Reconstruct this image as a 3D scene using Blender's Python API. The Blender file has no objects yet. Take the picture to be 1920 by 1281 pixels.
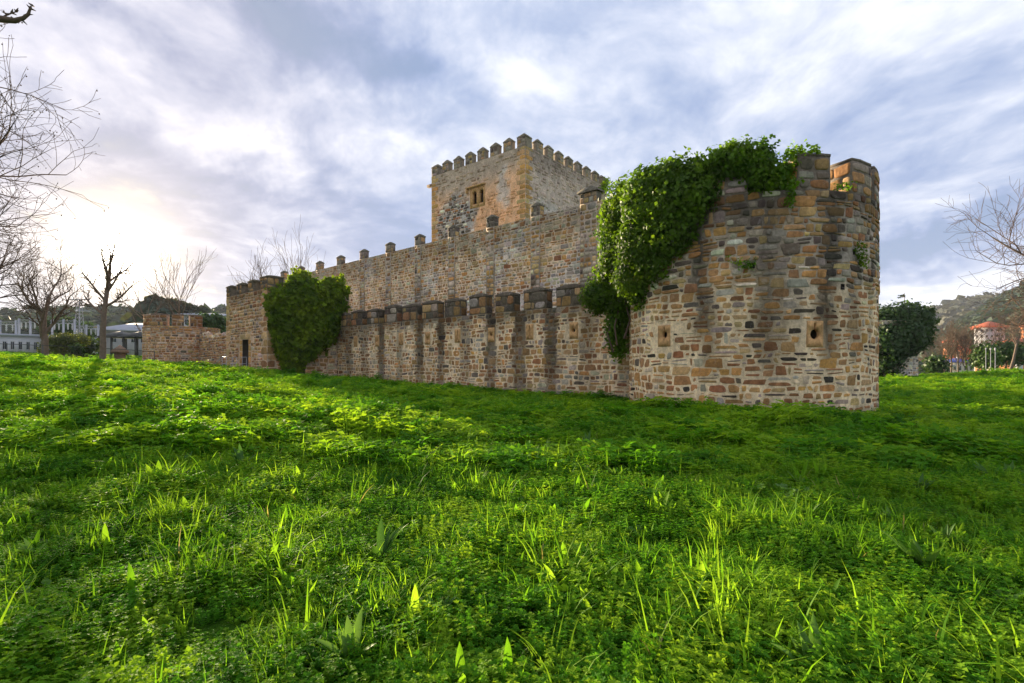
import bpy, math, random
import numpy as np
from mathutils import Matrix, Vector

# ------------------------------------------------------------------ camera, sky, sun, exposure
SC = bpy.context.scene
ZC = 1.6            # eye height
F = 985.0           # focal length in pixels of a 1920 px wide picture
HZ = 683.0          # row of the horizon
cam_d = bpy.data.cameras.new('camera')
cam = bpy.data.objects.new('camera', cam_d)
SC.collection.objects.link(cam)
cam.location = (0, 0, ZC)
cam.rotation_euler = (math.radians(90), 0, 0)
cam_d.sensor_width = 36
cam_d.lens = 36 * F / 1920
cam_d.shift_y = (HZ - 640.5) / 1920
cam_d.clip_start = 0.05
cam_d.clip_end = 6000
SC.camera = cam
SC.render.engine = 'CYCLES'
SC.view_settings.view_transform = 'Standard'
SC.view_settings.look = 'None'
SC.view_settings.gamma = 1
SC.view_settings.use_curve_mapping = False
SC.view_settings.exposure = 2.4
SC.cycles.use_denoising = True
SC.cycles.max_bounces = 8
SC.cycles.diffuse_bounces = 4
SC.cycles.transmission_bounces = 5
SC.cycles.transparent_max_bounces = 6
SC.cycles.volume_bounces = 0
SC.cycles.caustics_reflective = False
SC.cycles.caustics_refractive = False

SUN_AZ = math.atan2(-0.756, 1.0)      # to the left of the view axis
SUN_EL = math.radians(9.3)
sun_dir = Vector((math.sin(SUN_AZ) * math.cos(SUN_EL), math.cos(SUN_AZ) * math.cos(SUN_EL), math.sin(SUN_EL)))
sl = bpy.data.lights.new('sun', 'SUN')
sl.energy = 4.0
sl.angle = math.radians(0.6)
sl.color = (1.0, 0.80, 0.56)
sun = bpy.data.objects.new('sun', sl)
SC.collection.objects.link(sun)
sun.rotation_euler = (-sun_dir).to_track_quat('-Z', 'Y').to_euler()


class NT:
    """tiny helper for node trees"""
    def __init__(s, nt):
        s.nt = nt
        s.n = nt.nodes
        s.l = nt.links

    def put(s, sock, v):
        if isinstance(v, bpy.types.NodeSocket):
            s.l.new(v, sock)
        elif v is not None:
            if hasattr(sock, 'default_value'):
                dv = sock.default_value
                if hasattr(dv, '__len__') and len(dv) == 4 and hasattr(v, '__len__') and len(v) == 3:
                    v = (*v, 1)
                sock.default_value = v

    def math(s, op, a, b=None, c=None, clamp=False):
        m = s.n.new('ShaderNodeMath')
        m.operation = op
        m.use_clamp = clamp
        s.put(m.inputs[0], a)
        s.put(m.inputs[1], b)
        s.put(m.inputs[2], c)
        return m.outputs[0]

    def vmath(s, op, a, b=None):
        m = s.n.new('ShaderNodeVectorMath')
        m.operation = op
        s.put(m.inputs[0], a)
        s.put(m.inputs[1], b)
        return m.outputs['Value'] if op in ('DOT_PRODUCT', 'LENGTH', 'DISTANCE') else m.outputs[0]

    def scale(s, a, k):
        m = s.n.new('ShaderNodeVectorMath')
        m.operation = 'SCALE'
        s.put(m.inputs[0], a)
        s.put(m.inputs['Scale'], k)
        return m.outputs[0]

    def mix(s, f, a, b, blend='MIX'):
        m = s.n.new('ShaderNodeMix')
        m.data_type = 'RGBA'
        m.blend_type = blend
        m.clamp_result = False
        s.put(m.inputs[0], f)
        s.put(m.inputs[6], a)
        s.put(m.inputs[7], b)
        return m.outputs[2]

    def noise(s, vec, scale, detail=3, rough=.55, dist=0.0, color=False):
        m = s.n.new('ShaderNodeTexNoise')
        s.put(m.inputs['Vector'], vec)
        m.inputs['Scale'].default_value = scale
        m.inputs['Detail'].default_value = detail
        m.inputs['Roughness'].default_value = rough
        m.inputs['Distortion'].default_value = dist
        return m.outputs[1 if color else 0]

    def ramp(s, f, stops, interp='LINEAR'):
        m = s.n.new('ShaderNodeValToRGB')
        cr = m.color_ramp
        cr.interpolation = interp
        while len(cr.elements) < len(stops):
            cr.elements.new(0.5)
        for e, (p, c) in zip(cr.elements, stops):
            e.position = p
            if not hasattr(c, '__len__'):
                c = (c, c, c)
            e.color = (*c, 1)
        s.put(m.inputs[0], f)
        return m.outputs[0]

    def maprange(s, v, a, b, c=0.0, d=1.0, smooth=True):
        m = s.n.new('ShaderNodeMapRange')
        m.interpolation_type = 'SMOOTHSTEP' if smooth else 'LINEAR'
        s.put(m.inputs[0], v)
        m.inputs[1].default_value = a
        m.inputs[2].default_value = b
        m.inputs[3].default_value = c
        m.inputs[4].default_value = d
        return m.outputs[0]

    def comb(s, x, y, z):
        m = s.n.new('ShaderNodeCombineXYZ')
        s.put(m.inputs[0], x)
        s.put(m.inputs[1], y)
        s.put(m.inputs[2], z)
        return m.outputs[0]

    def sep(s, v):
        m = s.n.new('ShaderNodeSeparateXYZ')
        s.put(m.inputs[0], v)
        return m.outputs


def azel(px, py):
    az = math.atan((px - 960) / F)
    return az, math.atan((HZ - py) / F * math.cos(az))


def make_world():
    w = bpy.data.worlds.new('World')
    SC.world = w
    w.use_nodes = True
    t = NT(w.node_tree)
    t.n.clear()
    out = t.n.new('ShaderNodeOutputWorld')
    bg = t.n.new('ShaderNodeBackground')
    t.l.new(bg.outputs[0], out.inputs[0])
    bg.inputs[1].default_value = 0.1
    sky = t.n.new('ShaderNodeTexSky')
    sky.sky_type = 'NISHITA'
    sky.sun_disc = False
    sky.sun_elevation = SUN_EL
    sky.sun_rotation = SUN_AZ
    sky.air_density = 1.0
    sky.dust_density = 1.0
    tc = t.n.new('ShaderNodeTexCoord')
    d = t.vmath('NORMALIZE', tc.outputs['Generated'])
    x, y, z = t.sep(d)
    # cloud deck seen in perspective: directions projected on a horizontal sheet
    zz = t.math('ADD', t.math('MAXIMUM', z, 0.0), 0.10)
    pu = t.math('DIVIDE', x, zz)
    pv = t.math('DIVIDE', y, zz)
    warp = t.noise(t.comb(t.math('MULTIPLY', pu, .5), t.math('MULTIPLY', pv, .3), 3.1), 1.0, 2, .5, color=True)
    wv = t.scale(t.vmath('SUBTRACT', warp, (.5, .5, .5)), 1.1)
    P = t.vmath('ADD', t.comb(pu, t.math('MULTIPLY', pv, .78), 0.0), wv)
    n1 = t.noise(P, .95, 9, .58)
    n2 = t.noise(t.vmath('ADD', P, (7.3, 2.1, 0)), 2.9, 8, .6, .5)
    az = t.math('ARCTAN2', x, y)
    el = t.math('ARCSINE', z)
    w2 = t.noise(d, 5.0, 5, .62, color=True)
    w2 = t.scale(t.vmath('SUBTRACT', w2, (.5, .5, .5)), .26)
    A = t.vmath('ADD', t.comb(az, el, 0.0), t.vmath('MULTIPLY', w2, (1.5, .9, 0)))

    def blob(px, py, wx, wy, ang, amp):
        amp *= 1.35
        a, e = azel(px, py)
        m = t.n.new('ShaderNodeMapping')
        m.vector_type = 'TEXTURE'
        t.put(m.inputs[0], A)
        m.inputs['Location'].default_value = (a, e, 0)
        m.inputs['Rotation'].default_value = (0, 0, math.radians(ang))
        m.inputs['Scale'].default_value = (wx / F, wy / F, 1)
        r = t.vmath('DOT_PRODUCT', m.outputs[0], m.outputs[0])
        g = t.math('EXPONENT', t.math('MULTIPLY', r, -1.0))
        return t.math('MULTIPLY', g, amp)
    v = t.math('ADD', t.math('MULTIPLY', n1, 1.20), t.math('MULTIPLY', n2, .82))
    n3 = t.noise(t.vmath('ADD', P, (1.3, 8.1, 0)), 8.5, 6, .62, .3)
    v = t.math('ADD', v, t.math('MULTIPLY', n3, .42))
    v = t.math('SUBTRACT', v, .735)
    for b in BLOBS:
        v = t.math('ADD', v, blob(*b))
    # to the right and high up the deck is blue-grey, to the left warmer grey
    cs = t.ramp(v, [(.06, (.10, .145, .245)), (.24, (.145, .19, .30)), (.40, (.205, .245, .34)), (.55, (.285, .315, .39)),
                    (.70, (.385, .405, .45)), (.92, (.50, .505, .52))])
    csl = t.ramp(v, [(.10, (.13, .155, .22)), (.28, (.18, .195, .27)), (.43, (.25, .26, .325)), (.57, (.33, .33, .38)),
                     (.72, (.43, .42, .45)), (.92, (.58, .56, .56))])
    lf = t.maprange(az, -.05, -.55)
    cloud = t.mix(lf, cs, csl)
    # glow of the veiled sun
    sd = t.vmath('DOT_PRODUCT', d, tuple(sun_dir))
    ang = t.math('ARCCOSINE', t.math('MINIMUM', sd, .999999))
    g1 = t.math('MULTIPLY', t.math('EXPONENT', t.math('MULTIPLY', t.math('POWER', t.math('DIVIDE', ang, .031), 2.0), -1.0)), 5.0)
    g2 = t.math('MULTIPLY', t.math('EXPONENT', t.math('DIVIDE', ang, -.052)), 1.1)
    g3 = t.math('MULTIPLY', t.math('EXPONENT', t.math('DIVIDE', ang, -.20)), .09)
    glow = t.vmath('ADD', t.scale((1.0, .93, .78), g1), t.vmath('ADD', t.scale((1.0, .72, .32), g2), t.scale((1.0, .84, .66), g3)))
    # pale band over the horizon
    hb = t.maprange(el, .0, .16, 1.0, 0.0)
    cloud = t.mix(t.math('MULTIPLY', hb, .45), cloud, (.56, .54, .58))
    tot = t.vmath('ADD', cloud, glow)
    tot = t.scale(tot, 10.0 * SKYGAIN)
    # thin places let the clear sky through
    thin = t.maprange(v, .22, .0, 0.0, .03)
    tot = t.mix(thin, tot, t.scale(sky.outputs[0], 1.0))
    # below the horizon: dull ground tone
    below = t.maprange(z, -.002, -.03)
    tot = t.mix(below, tot, (.6, .8, .4))
    t.l.new(tot, bg.inputs[0])


SKYGAIN = 0.47
# photo px, py, half widths, tilt, amount
BLOBS = [(610, 70, 210, 48, -16, -.24), (800, 130, 110, 38, -20, -.15), (1160, 235, 120, 40, 8, -.17), (1790, 450, 200, 26, 9, -.48),
         (560, 375, 330, 34, -8, -.15), (130, 330, 220, 42, -10, -.10), (170, 20, 110, 22, -8, -.16), (280, 160, 260, 60, -18, .06),
         (430, 262, 230, 40, -10, .12), (520, 440, 420, 22, -6, -.08), (1560, 110, 320, 70, 8, .10), (1120, 30, 160, 46, 10, -.08),
         (1500, 40, 240, 40, 0, .05), (1780, 560, 300, 50, 2, .14), (1000, 160, 120, 45, 10, .12), (1750, 350, 260, 40, 8, -.09),
         (130, 432, 110, 12, -4, -.22), (120, 492, 90, 8, -2, -.2), (350, 545, 130, 16, -2, -.2), (430, 500, 170, 12, -5, -.12), (330, 585, 200, 10, 0, -.1)]
make_world()
# ------------------------------------------------------------------ helpers
def link(o, parent=None):
    SC.collection.objects.link(o)
    if parent is not None:
        o.parent = parent
    return o


def tag(o, label, cat, group=None):
    o['label'] = label
    o['category'] = cat
    if group:
        o['group'] = group
    return o


def empty(name, loc=(0, 0, 0), rz=0.0):
    o = bpy.data.objects.new(name, None)
    o.location = loc
    o.rotation_euler = (0, 0, rz)
    o.empty_display_size = .3
    return link(o)


def copy_tree(o, parent=None):
    c = o.copy()
    SC.collection.objects.link(c)
    if parent is not None:
        c.parent = parent
    for ch in list(o.children):
        copy_tree(ch, c)
    return c


class MB:
    """mesh builder; faces of any size, one colour per face corner optional"""
    def __init__(s):
        s.v = []
        s.f = []
        s.c = []
        s.nv = 0

    def add(s, verts, faces, col=None):
        verts = np.asarray(verts, dtype=np.float32).reshape(-1, 3)
        b = s.nv
        s.v.append(verts)
        s.f.extend([tuple(i + b for i in f) for f in faces])
        if col is not None:
            col = np.asarray(col, dtype=np.float32)
            if col.ndim == 1:
                col = np.tile(col, (len(verts), 1))
            s.c.append(col)
        s.nv += len(verts)

    def box(s, x0, x1, y0, y1, z0, z1, col=None):
        v = [(x, y, z) for z in (z0, z1) for y in (y0, y1) for x in (x0, x1)]
        s.add(v, BOXF, col)

    def obox(s, o, ux, uy, x0, x1, y0, y1, z0, z1, col=None):
        """box in a frame: origin o (x, y, z), horizontal axes ux, uy"""
        v = [(o[0] + ux[0] * x + uy[0] * y, o[1] + ux[1] * x + uy[1] * y, o[2] + z)
             for z in (z0, z1) for y in (y0, y1) for x in (x0, x1)]
        s.add(v, BOXF, col)

    def tube(s, pts, rad, n=6, col=None, cap=True):
        pts = np.asarray(pts, float)
        k = len(pts)
        rad = np.broadcast_to(np.asarray(rad, float), (k,))
        tg = np.gradient(pts, axis=0)
        tg /= np.linalg.norm(tg, axis=1)[:, None] + 1e-9
        ref = np.array([0.31, .17, .93]) if abs(tg[0][2]) < .8 else np.array([1.0, .1, 0])
        a = np.cross(tg, ref)
        a /= np.linalg.norm(a, axis=1)[:, None] + 1e-9
        b = np.cross(tg, a)
        th = np.arange(n) * 2 * math.pi / n
        V = pts[:, None, :] + rad[:, None, None] * (np.cos(th)[None, :, None] * a[:, None, :] + np.sin(th)[None, :, None] * b[:, None, :])
        fs = []
        for i in range(k - 1):
            for j in range(n):
                j2 = (j + 1) % n
                fs.append((i * n + j, i * n + j2, (i + 1) * n + j2, (i + 1) * n + j))
        if cap:
            fs.append(tuple(range((k - 1) * n, k * n)))
        s.add(V.reshape(-1, 3), fs, col)

    def mesh(s, name, mat=None, smooth=False):
        me = bpy.data.meshes.new(name)
        V = np.concatenate(s.v) if s.v else np.zeros((0, 3), np.float32)
        fast_mesh(me, V, s.f)
        if s.c:
            C = np.concatenate(s.c)
            if len(C) == len(V):
                at = me.color_attributes.new('Col', 'FLOAT_COLOR', 'POINT')
                C4 = np.ones((len(V), 4), np.float32)
                C4[:, :C.shape[1]] = C
                at.data.foreach_set('color', C4.ravel())
        if mat:
            me.materials.append(mat)
        if smooth:
            me.polygons.foreach_set('use_smooth', [True] * len(me.polygons))
        me.update()
        return me

    def obj(s, name, mat=None, parent=None, smooth=False):
        return link(bpy.data.objects.new(name, s.mesh(name, mat, smooth)), parent)


BOXF = [(0, 2, 3, 1), (4, 5, 7, 6), (0, 1, 5, 4), (2, 6, 7, 3), (0, 4, 6, 2), (1, 3, 7, 5)]


def fast_mesh(me, V, faces):
    me.vertices.add(len(V))
    me.vertices.foreach_set('co', np.asarray(V, np.float32).ravel())
    if isinstance(faces, np.ndarray):
        n, k = faces.shape
        idx = faces.astype(np.int32).ravel()
        tot = np.full(n, k, np.int32)
    else:
        tot = np.array([len(f) for f in faces], np.int32)
        idx = np.fromiter((i for f in faces for i in f), np.int32, int(tot.sum()))
        n = len(faces)
    me.loops.add(len(idx))
    me.loops.foreach_set('vertex_index', idx)
    me.polygons.add(n)
    st = np.zeros(n, np.int32)
    if n:
        st[1:] = np.cumsum(tot)[:-1]
    me.polygons.foreach_set('loop_start', st)
    me.polygons.foreach_set('loop_total', tot)
    me.update(calc_edges=True)
    me.validate()


_rw = np.random.RandomState(5)
_WK = _rw.normal(size=(4, 14, 3))
_WP = _rw.uniform(0, 6.28, size=(4, 14))


def fn(x, y, z=0.0, s=0, octv=3):
    """smooth pseudo noise, about -1..1, arrays allowed"""
    x = np.asarray(x, float)
    r = 0
    amp = 1.0
    f = 1.0
    for o in range(octv):
        k = _WK[(o + s) % 4]
        p = _WP[(o + s) % 4]
        t = 0
        for j in range(7):
            q = (j + s) % 14
            t = t + np.sin(f * (x * k[q, 0] + y * k[q, 1] + z * k[q, 2]) * 1.7 + p[q] + s * 1.3)
        r = r + amp * t / 3.2
        amp *= .5
        f *= 2.1
    return r * .62


def sst(a, b, x):
    t = np.clip((np.asarray(x, float) - a) / (b - a), 0, 1)
    return t * t * (3 - 2 * t)


def ray(px, Y):
    return np.array([(px - 960) / F * Y, Y])


def zpix(py, Y):
    return ZC + (HZ - py) * Y / F


# ------------------------------------------------------------------ terrain
CP = [(0, 0, 0), (-6, -8, 0), (9, -9, -.1), (-4.5, 4.6, .14), (5, 4.6, .0), (-8.8, 9, .52), (-18, 18, 1.12), (-29, 30, 1.86), (-37, 38, 1.98), (-42, 30, 2.0),
      (-14.4, 29.0, 1.12), (-9.9, 20, .74), (-4.9, 10, .3), (0, 12, .06), (0, 6.0, .0), (5, 12, .16), (10, 11, .0),
      (11.2, 16.1, -.1), (6.5, 14.6, .2), (4.27, 19.1, .1), (2.6, 22.1, .04), (-1.6, 26, .14), (-6.1, 30.2, .31), (-11.8, 35.2, .5),
      (-14.9, 31.8, 1.02), (-20, 36, 1.1), (-33, 49, 1.45), (-50, 52, 2.0), (-60, 70, 2.9), (-25, 41, 1.35), (0, 38, .8), (-12, 50, 1.0),
      (17, 18, -.1), (27, 30, -.1), (46.5, 58, .25), (52, 55, .7), (60, 60, .6), (36, 50, .2), (90, 80, .2), (75, 95, -2), (100, 45, .6),
      (150, 130, -6), (40, 90, -1.5), (-100, 100, 3.2), (-100, 40, 3.0), (0, 120, .5), (0, 220, -4), (-200, 250, 3), (150, 300, -8),
      (-120, -40, 1), (120, -40, 0), (0, -60, 0), (300, 60, -4), (-300, 60, 4)]
_cp = np.array(CP, float)


def _U(r2):
    return np.where(r2 > 1e-9, r2 * np.log(r2 + 1e-12), 0.0)


_K = _U(((_cp[:, None, :2] - _cp[None, :, :2]) ** 2).sum(-1)) + np.eye(len(_cp)) * 2.0
_Pm = np.c_[np.ones(len(_cp)), _cp[:, :2]]
_L = np.block([[_K, _Pm], [_Pm.T, np.zeros((3, 3))]])
_W = np.linalg.solve(_L, np.r_[_cp[:, 2], 0, 0, 0])


def gz(x, y):
    x = np.atleast_1d(np.asarray(x, float))
    y = np.atleast_1d(np.asarray(y, float))
    sh = x.shape
    xf, yf = x.ravel(), y.ravel()
    xc, yc = np.clip(xf, -290, 290), np.clip(yf, -60, 300)
    r2 = (xc[:, None] - _cp[None, :, 0]) ** 2 + (yc[:, None] - _cp[None, :, 1]) ** 2
    z = _U(r2) @ _W[:-3] + _W[-3] + _W[-2] * xc + _W[-1] * yc
    d = np.hypot(xf, yf)
    near = 1 - sst(25, 70, d)
    z = z + near * (.045 * fn(xf * .55, yf * .55, s=1, octv=2) + .028 * fn(xf * 1.9, yf * 1.9, s=2, octv=2)) * sst(.5, 2.2, d)
    z = z + (1 - sst(60, 200, d)) * .05 * fn(xf * .14, yf * .14, s=3, octv=1)
    far = sst(140, 320, d)
    z = z * (1 - far) + far * (-3)
    return z.reshape(sh)


def g1(x, y):
    return float(gz(x, y)[0])


# ------------------------------------------------------------------ materials
def new_mat(name):
    m = bpy.data.materials.new(name)
    m.use_nodes = True
    t = NT(m.node_tree)
    t.n.clear()
    out = t.n.new('ShaderNodeOutputMaterial')
    return m, t, out


def pbsdf(t, out, col, rough=.9, spec=.25, bump=None, bstr=.3, bdist=.02):
    p = t.n.new('ShaderNodeBsdfPrincipled')
    t.put(p.inputs['Base Color'], col)
    t.put(p.inputs['Roughness'], rough)
    p.inputs['Specular IOR Level'].default_value = spec
    if bump is not None:
        b = t.n.new('ShaderNodeBump')
        b.inputs['Strength'].default_value = bstr
        b.inputs['Distance'].default_value = bdist
        t.put(b.inputs['Height'], bump)
        t.l.new(b.outputs[0], p.inputs['Normal'])
    t.l.new(p.outputs[0], out.inputs[0])
    return p


def wpos(t):
    return t.n.new('ShaderNodeNewGeometry').outputs['Position']


def stone_mat(name, src, grain=.5, lichen=.5, bstr=.6):
    m, t, out = new_mat(name)
    if src == 'obj':
        c = t.n.new('ShaderNodeObjectInfo').outputs['Color']
    else:
        a = t.n.new('ShaderNodeAttribute')
        a.attribute_name = 'Col'
        c = a.outputs['Color']
    p = wpos(t)
    n = t.noise(p, 9, 6, .65)
    nf = t.noise(p, 55, 4, .7)
    k = t.math('ADD', t.maprange(n, .25, .75, 1 - grain * .9, 1 + grain * .8, False),
               t.maprange(nf, .25, .75, -grain * .3, grain * .3, False))
    c = t.mix(1.0, c, t.comb(k, k, k), 'MULTIPLY')
    bl = t.noise(t.vmath('MULTIPLY', p, (1, 1, .55)), 1.5, 6, .7, .5)
    kb = t.maprange(bl, .30, .70, .62, 1.25, False)
    c = t.mix(1.0, c, t.comb(kb, kb, t.math('MULTIPLY', kb, .99)), 'MULTIPLY')
    # pale lichen crusts and soot-dark patches
    l1 = t.maprange(t.noise(p, 5.0, 7, .78, .8), .57, .66)
    c = t.mix(t.math('MULTIPLY', l1, lichen * .55), c, (.50, .47, .43))
    l2 = t.maprange(t.noise(t.vmath('ADD', p, (9, 3, 1)), 7.5, 7, .78, .6), .58, .66)
    c = t.mix(t.math('MULTIPLY', l2, lichen * .6), c, (.075, .065, .052))
    b = t.math('ADD', t.math('MULTIPLY', n, .7), t.math('MULTIPLY', nf, .35))
    pbsdf(t, out, c, .93, .2, b, bstr, .04)
    return m


def flat_mat(name, col, rough=.8, var=.15, scale=3.0, spec=.3, metal=0.0, bstr=.2):
    m, t, out = new_mat(name)
    p = wpos(t)
    n = t.noise(p, scale, 5, .65)
    k = t.maprange(n, .25, .75, 1 - var, 1 + var, False)
    c = t.mix(1.0, (*col, 1), t.comb(k, k, k), 'MULTIPLY')
    pb = pbsdf(t, out, c, rough, spec, n, bstr, .01)
    pb.inputs['Metallic'].default_value = metal
    return m


def leaf_mat(name, ca, cb, cc, trans=.45, pscale=.35, rough=.45, attr=False, spec=.25):
    """two sided leaf: ca dark, cb mid, cc yellowish; varies with place and from plant to plant"""
    m, t, out = new_mat(name)
    oi = t.n.new('ShaderNodeObjectInfo')
    p = wpos(t)
    n = t.noise(p, pscale, 4, .6)
    n2 = t.noise(p, pscale * 14, 3, .6)
    f = t.math('ADD', t.math('MULTIPLY', n, .68), t.math('ADD', t.math('MULTIPLY', oi.outputs['Random'], .34), t.math('MULTIPLY', n2, .35)))
    c = t.ramp(f, [(.42, ca), (.62, cb), (.86, cc)])
    if attr:
        a = t.n.new('ShaderNodeAttribute')
        a.attribute_name = 'Col'
        c = t.mix(1.0, c, a.outputs['Color'], 'MULTIPLY')
    p1 = t.n.new('ShaderNodeBsdfPrincipled')
    t.put(p1.inputs['Base Color'], c)
    p1.inputs['Roughness'].default_value = rough
    p1.inputs['Specular IOR Level'].default_value = spec
    tr = t.n.new('ShaderNodeBsdfTranslucent')
    t.put(tr.inputs[0], t.mix(1.0, c, (1.35, 1.25, .6, 1), 'MULTIPLY'))
    mx = t.n.new('ShaderNodeMixShader')
    mx.inputs[0].default_value = trans
    t.l.new(p1.outputs[0], mx.inputs[1])
    t.l.new(tr.outputs[0], mx.inputs[2])
    t.l.new(mx.outputs[0], out.inputs[0])
    return m


def ground_mat():
    m, t, out = new_mat('meadow_ground')
    p = wpos(t)
    n = t.noise(p, .35, 4, .6)
    n2 = t.noise(p, 5, 6, .7)
    n3 = t.noise(t.vmath('MULTIPLY', p, (1, 1, 1)), 30, 4, .7)
    f = t.math('ADD', t.math('MULTIPLY', n, .5), t.math('ADD', t.math('MULTIPLY', n2, .3), t.math('MULTIPLY', n3, .25)))
    c = t.ramp(f, [(.36, (.012, .032, .005)), (.52, (.03, .085, .008)), (.68, (.085, .16, .012))])
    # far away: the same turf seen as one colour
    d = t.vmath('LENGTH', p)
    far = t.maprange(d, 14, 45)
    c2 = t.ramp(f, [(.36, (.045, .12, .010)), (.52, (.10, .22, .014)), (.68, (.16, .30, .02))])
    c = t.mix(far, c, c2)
    pbsdf(t, out, c, 1.0, 0.0, t.math('ADD', n2, n3), .8, .06)
    return m


M = {}
M['ground'] = ground_mat()
M['stone_obj'] = stone_mat('rubble_stone', 'obj')
M['stone'] = stone_mat('rubble_stonework', 'att')
M['mortar'] = stone_mat('lime_mortar', 'att', .45, .45, .9)
M['slab'] = flat_mat('sandstone_slab', (.50, .30, .13), .9, .5, 7, .2, 0, .9)
M['capm'] = stone_mat('weathered_cap', 'att', .6, .6, .8)
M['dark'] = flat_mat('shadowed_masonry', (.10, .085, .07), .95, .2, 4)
M['grass'] = leaf_mat('meadow_leaves', (.034, .13, .010), (.095, .28, .015), (.26, .43, .024), .55, .33, .65, spec=.06)
M['blade'] = leaf_mat('grass_blades', (.05, .15, .010), (.12, .29, .014), (.24, .42, .03), .6, .4, .6, spec=.08)
M['broad'] = leaf_mat('broad_leaves', (.04, .11, .02), (.07, .17, .025), (.12, .24, .04), .4, .5, .5, spec=.2)
M['straw'] = leaf_mat('dry_blades', (.30, .25, .10), (.38, .32, .14), (.45, .38, .2), .4, .5)
M['ivy'] = leaf_mat('ivy_leaves', (.036, .10, .008), (.11, .235, .011), (.26, .40, .016), .52, .9, .5, attr=True, spec=.15)
M['bush'] = leaf_mat('bush_leaves', (.012, .035, .010), (.025, .06, .014), (.045, .09, .02), .3, .9, .5, attr=True)
M['bark'] = flat_mat('grey_bark', (.17, .13, .10), .95, .35, 6, .1, 0, .6)
M['twig'] = flat_mat('brown_twigs', (.12, .085, .062), .9, .3, 3, .1)
M['metal'] = flat_mat('galvanised_metal', (.34, .35, .37), .4, .1, 4, .5, .8)
M['darkmetal'] = flat_mat('dark_painted_metal', (.05, .055, .05), .6, .1, 4, .4)
M['white'] = flat_mat('white_render', (.52, .52, .54), .85, .08, .7)
M['grey'] = flat_mat('grey_concrete', (.40, .40, .41), .9, .15, .8)
M['orange'] = flat_mat('orange_brick_render', (.52, .20, .09), .9, .12, .6)
M['cream'] = flat_mat('cream_render', (.50, .46, .38), .9, .1, .6)
M['redroof'] = flat_mat('red_clay_tiles', (.45, .12, .06), .9, .25, 2.5)
M['blueroof'] = flat_mat('blue_sheet_roof', (.05, .08, .33), .6, .15, 1)
M['greyroof'] = flat_mat('pale_grey_roof', (.34, .36, .40), .7, .1, .5)
M['glass'] = flat_mat('window_glass', (.05, .06, .075), .15, .1, 1, .5)
M['wood'] = flat_mat('weathered_timber', (.16, .11, .07), .9, .3, 6)


def hill_mat():
    m, t, out = new_mat('wooded_hillside')
    p = wpos(t)
    n = t.noise(p, .012, 5, .6)
    n2 = t.noise(p, .12, 5, .7)
    f = t.math('ADD', t.math('MULTIPLY', n, .7), t.math('MULTIPLY', n2, .4))
    c = t.ramp(f, [(.40, (.018, .035, .014)), (.54, (.035, .065, .022)), (.66, (.08, .075, .035))])
    pbsdf(t, out, c, .95, .1, n2, 1.0, 3.0)
    return m


M['hill'] = hill_mat()
M['wood_a'] = leaf_mat('hazed_hill_leaves', (.020, .042, .028), (.034, .065, .036), (.07, .075, .05), .2, .012, .7)  # bluish tint paints distance haze into the leaf colours

# ground sheet
def build_ground():
    n = 420
    t = np.linspace(-1, 1, n)
    k = 6.4
    gx = np.sinh(t * k) / np.sinh(k) * 1700
    ty = np.linspace(-.55, 1, n)
    gy = np.sinh(ty * k) / np.sinh(k) * 1700
    gy = gy + 4
    X, Y = np.meshgrid(gx, gy)
    Z = gz(X.ravel(), Y.ravel())
    V = np.c_[X.ravel(), Y.ravel(), Z]
    i = np.arange(n - 1)
    I, J = np.meshgrid(i, i)
    a = (J * n + I).ravel()
    Fq = np.c_[a, a + 1, a + n + 1, a + n]
    me = bpy.data.meshes.new('meadow')
    fast_mesh(me, V, Fq)
    me.polygons.foreach_set('use_smooth', [True] * len(me.polygons))
    me.materials.append(M['ground'])
    o = link(bpy.data.objects.new('ground', me))
    o['kind'] = 'structure'


build_ground()
# ------------------------------------------------------------------ masonry kit
DL = np.array([-.738, .674])
DR = np.array([.674, .738])


class Plane:
    def __init__(s, O, D, N):
        s.O, s.D, s.N = np.array(O, float), np.array(D, float), np.array(N, float)
        s.flip = (s.D[1] * s.N[0] - s.D[0] * s.N[1]) < 0

    def S(s, u, v, d=0.0):
        u, v, d = np.broadcast_arrays(np.asarray(u, float), np.asarray(v, float), np.asarray(d, float))
        return np.stack([s.O[0] + u * s.D[0] + d * s.N[0], s.O[1] + u * s.D[1] + d * s.N[1], v], -1)

    def frame(s, u):
        return s.D, s.N


class Cyl:
    def __init__(s, C, R, batter=0.0):
        s.C, s.R = np.array(C, float), R
        s.flip = False

    def S(s, u, v, d=0.0):
        u, v, d = np.broadcast_arrays(np.asarray(u, float), np.asarray(v, float), np.asarray(d, float))
        a = u / s.R
        return np.stack([s.C[0] + (s.R + d) * np.cos(a), s.C[1] + (s.R + d) * np.sin(a), v], -1)

    def frame(s, u):
        a = u / s.R
        return np.array([-math.sin(a), math.cos(a)]), np.array([math.cos(a), math.sin(a)])

    def u_at(s, px):
        """arc position seen at picture column px"""
        k = (px - 960) / F
        a = k * k + 1
        b = -2 * (s.C[0] * k + s.C[1])
        c = s.C @ s.C - s.R ** 2
        D = max(b * b - 4 * a * c, 0)
        Y = (-b - math.sqrt(D)) / (2 * a)
        p = np.array([k * Y, Y]) - s.C
        return math.atan2(p[1], p[0]) * s.R


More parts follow.
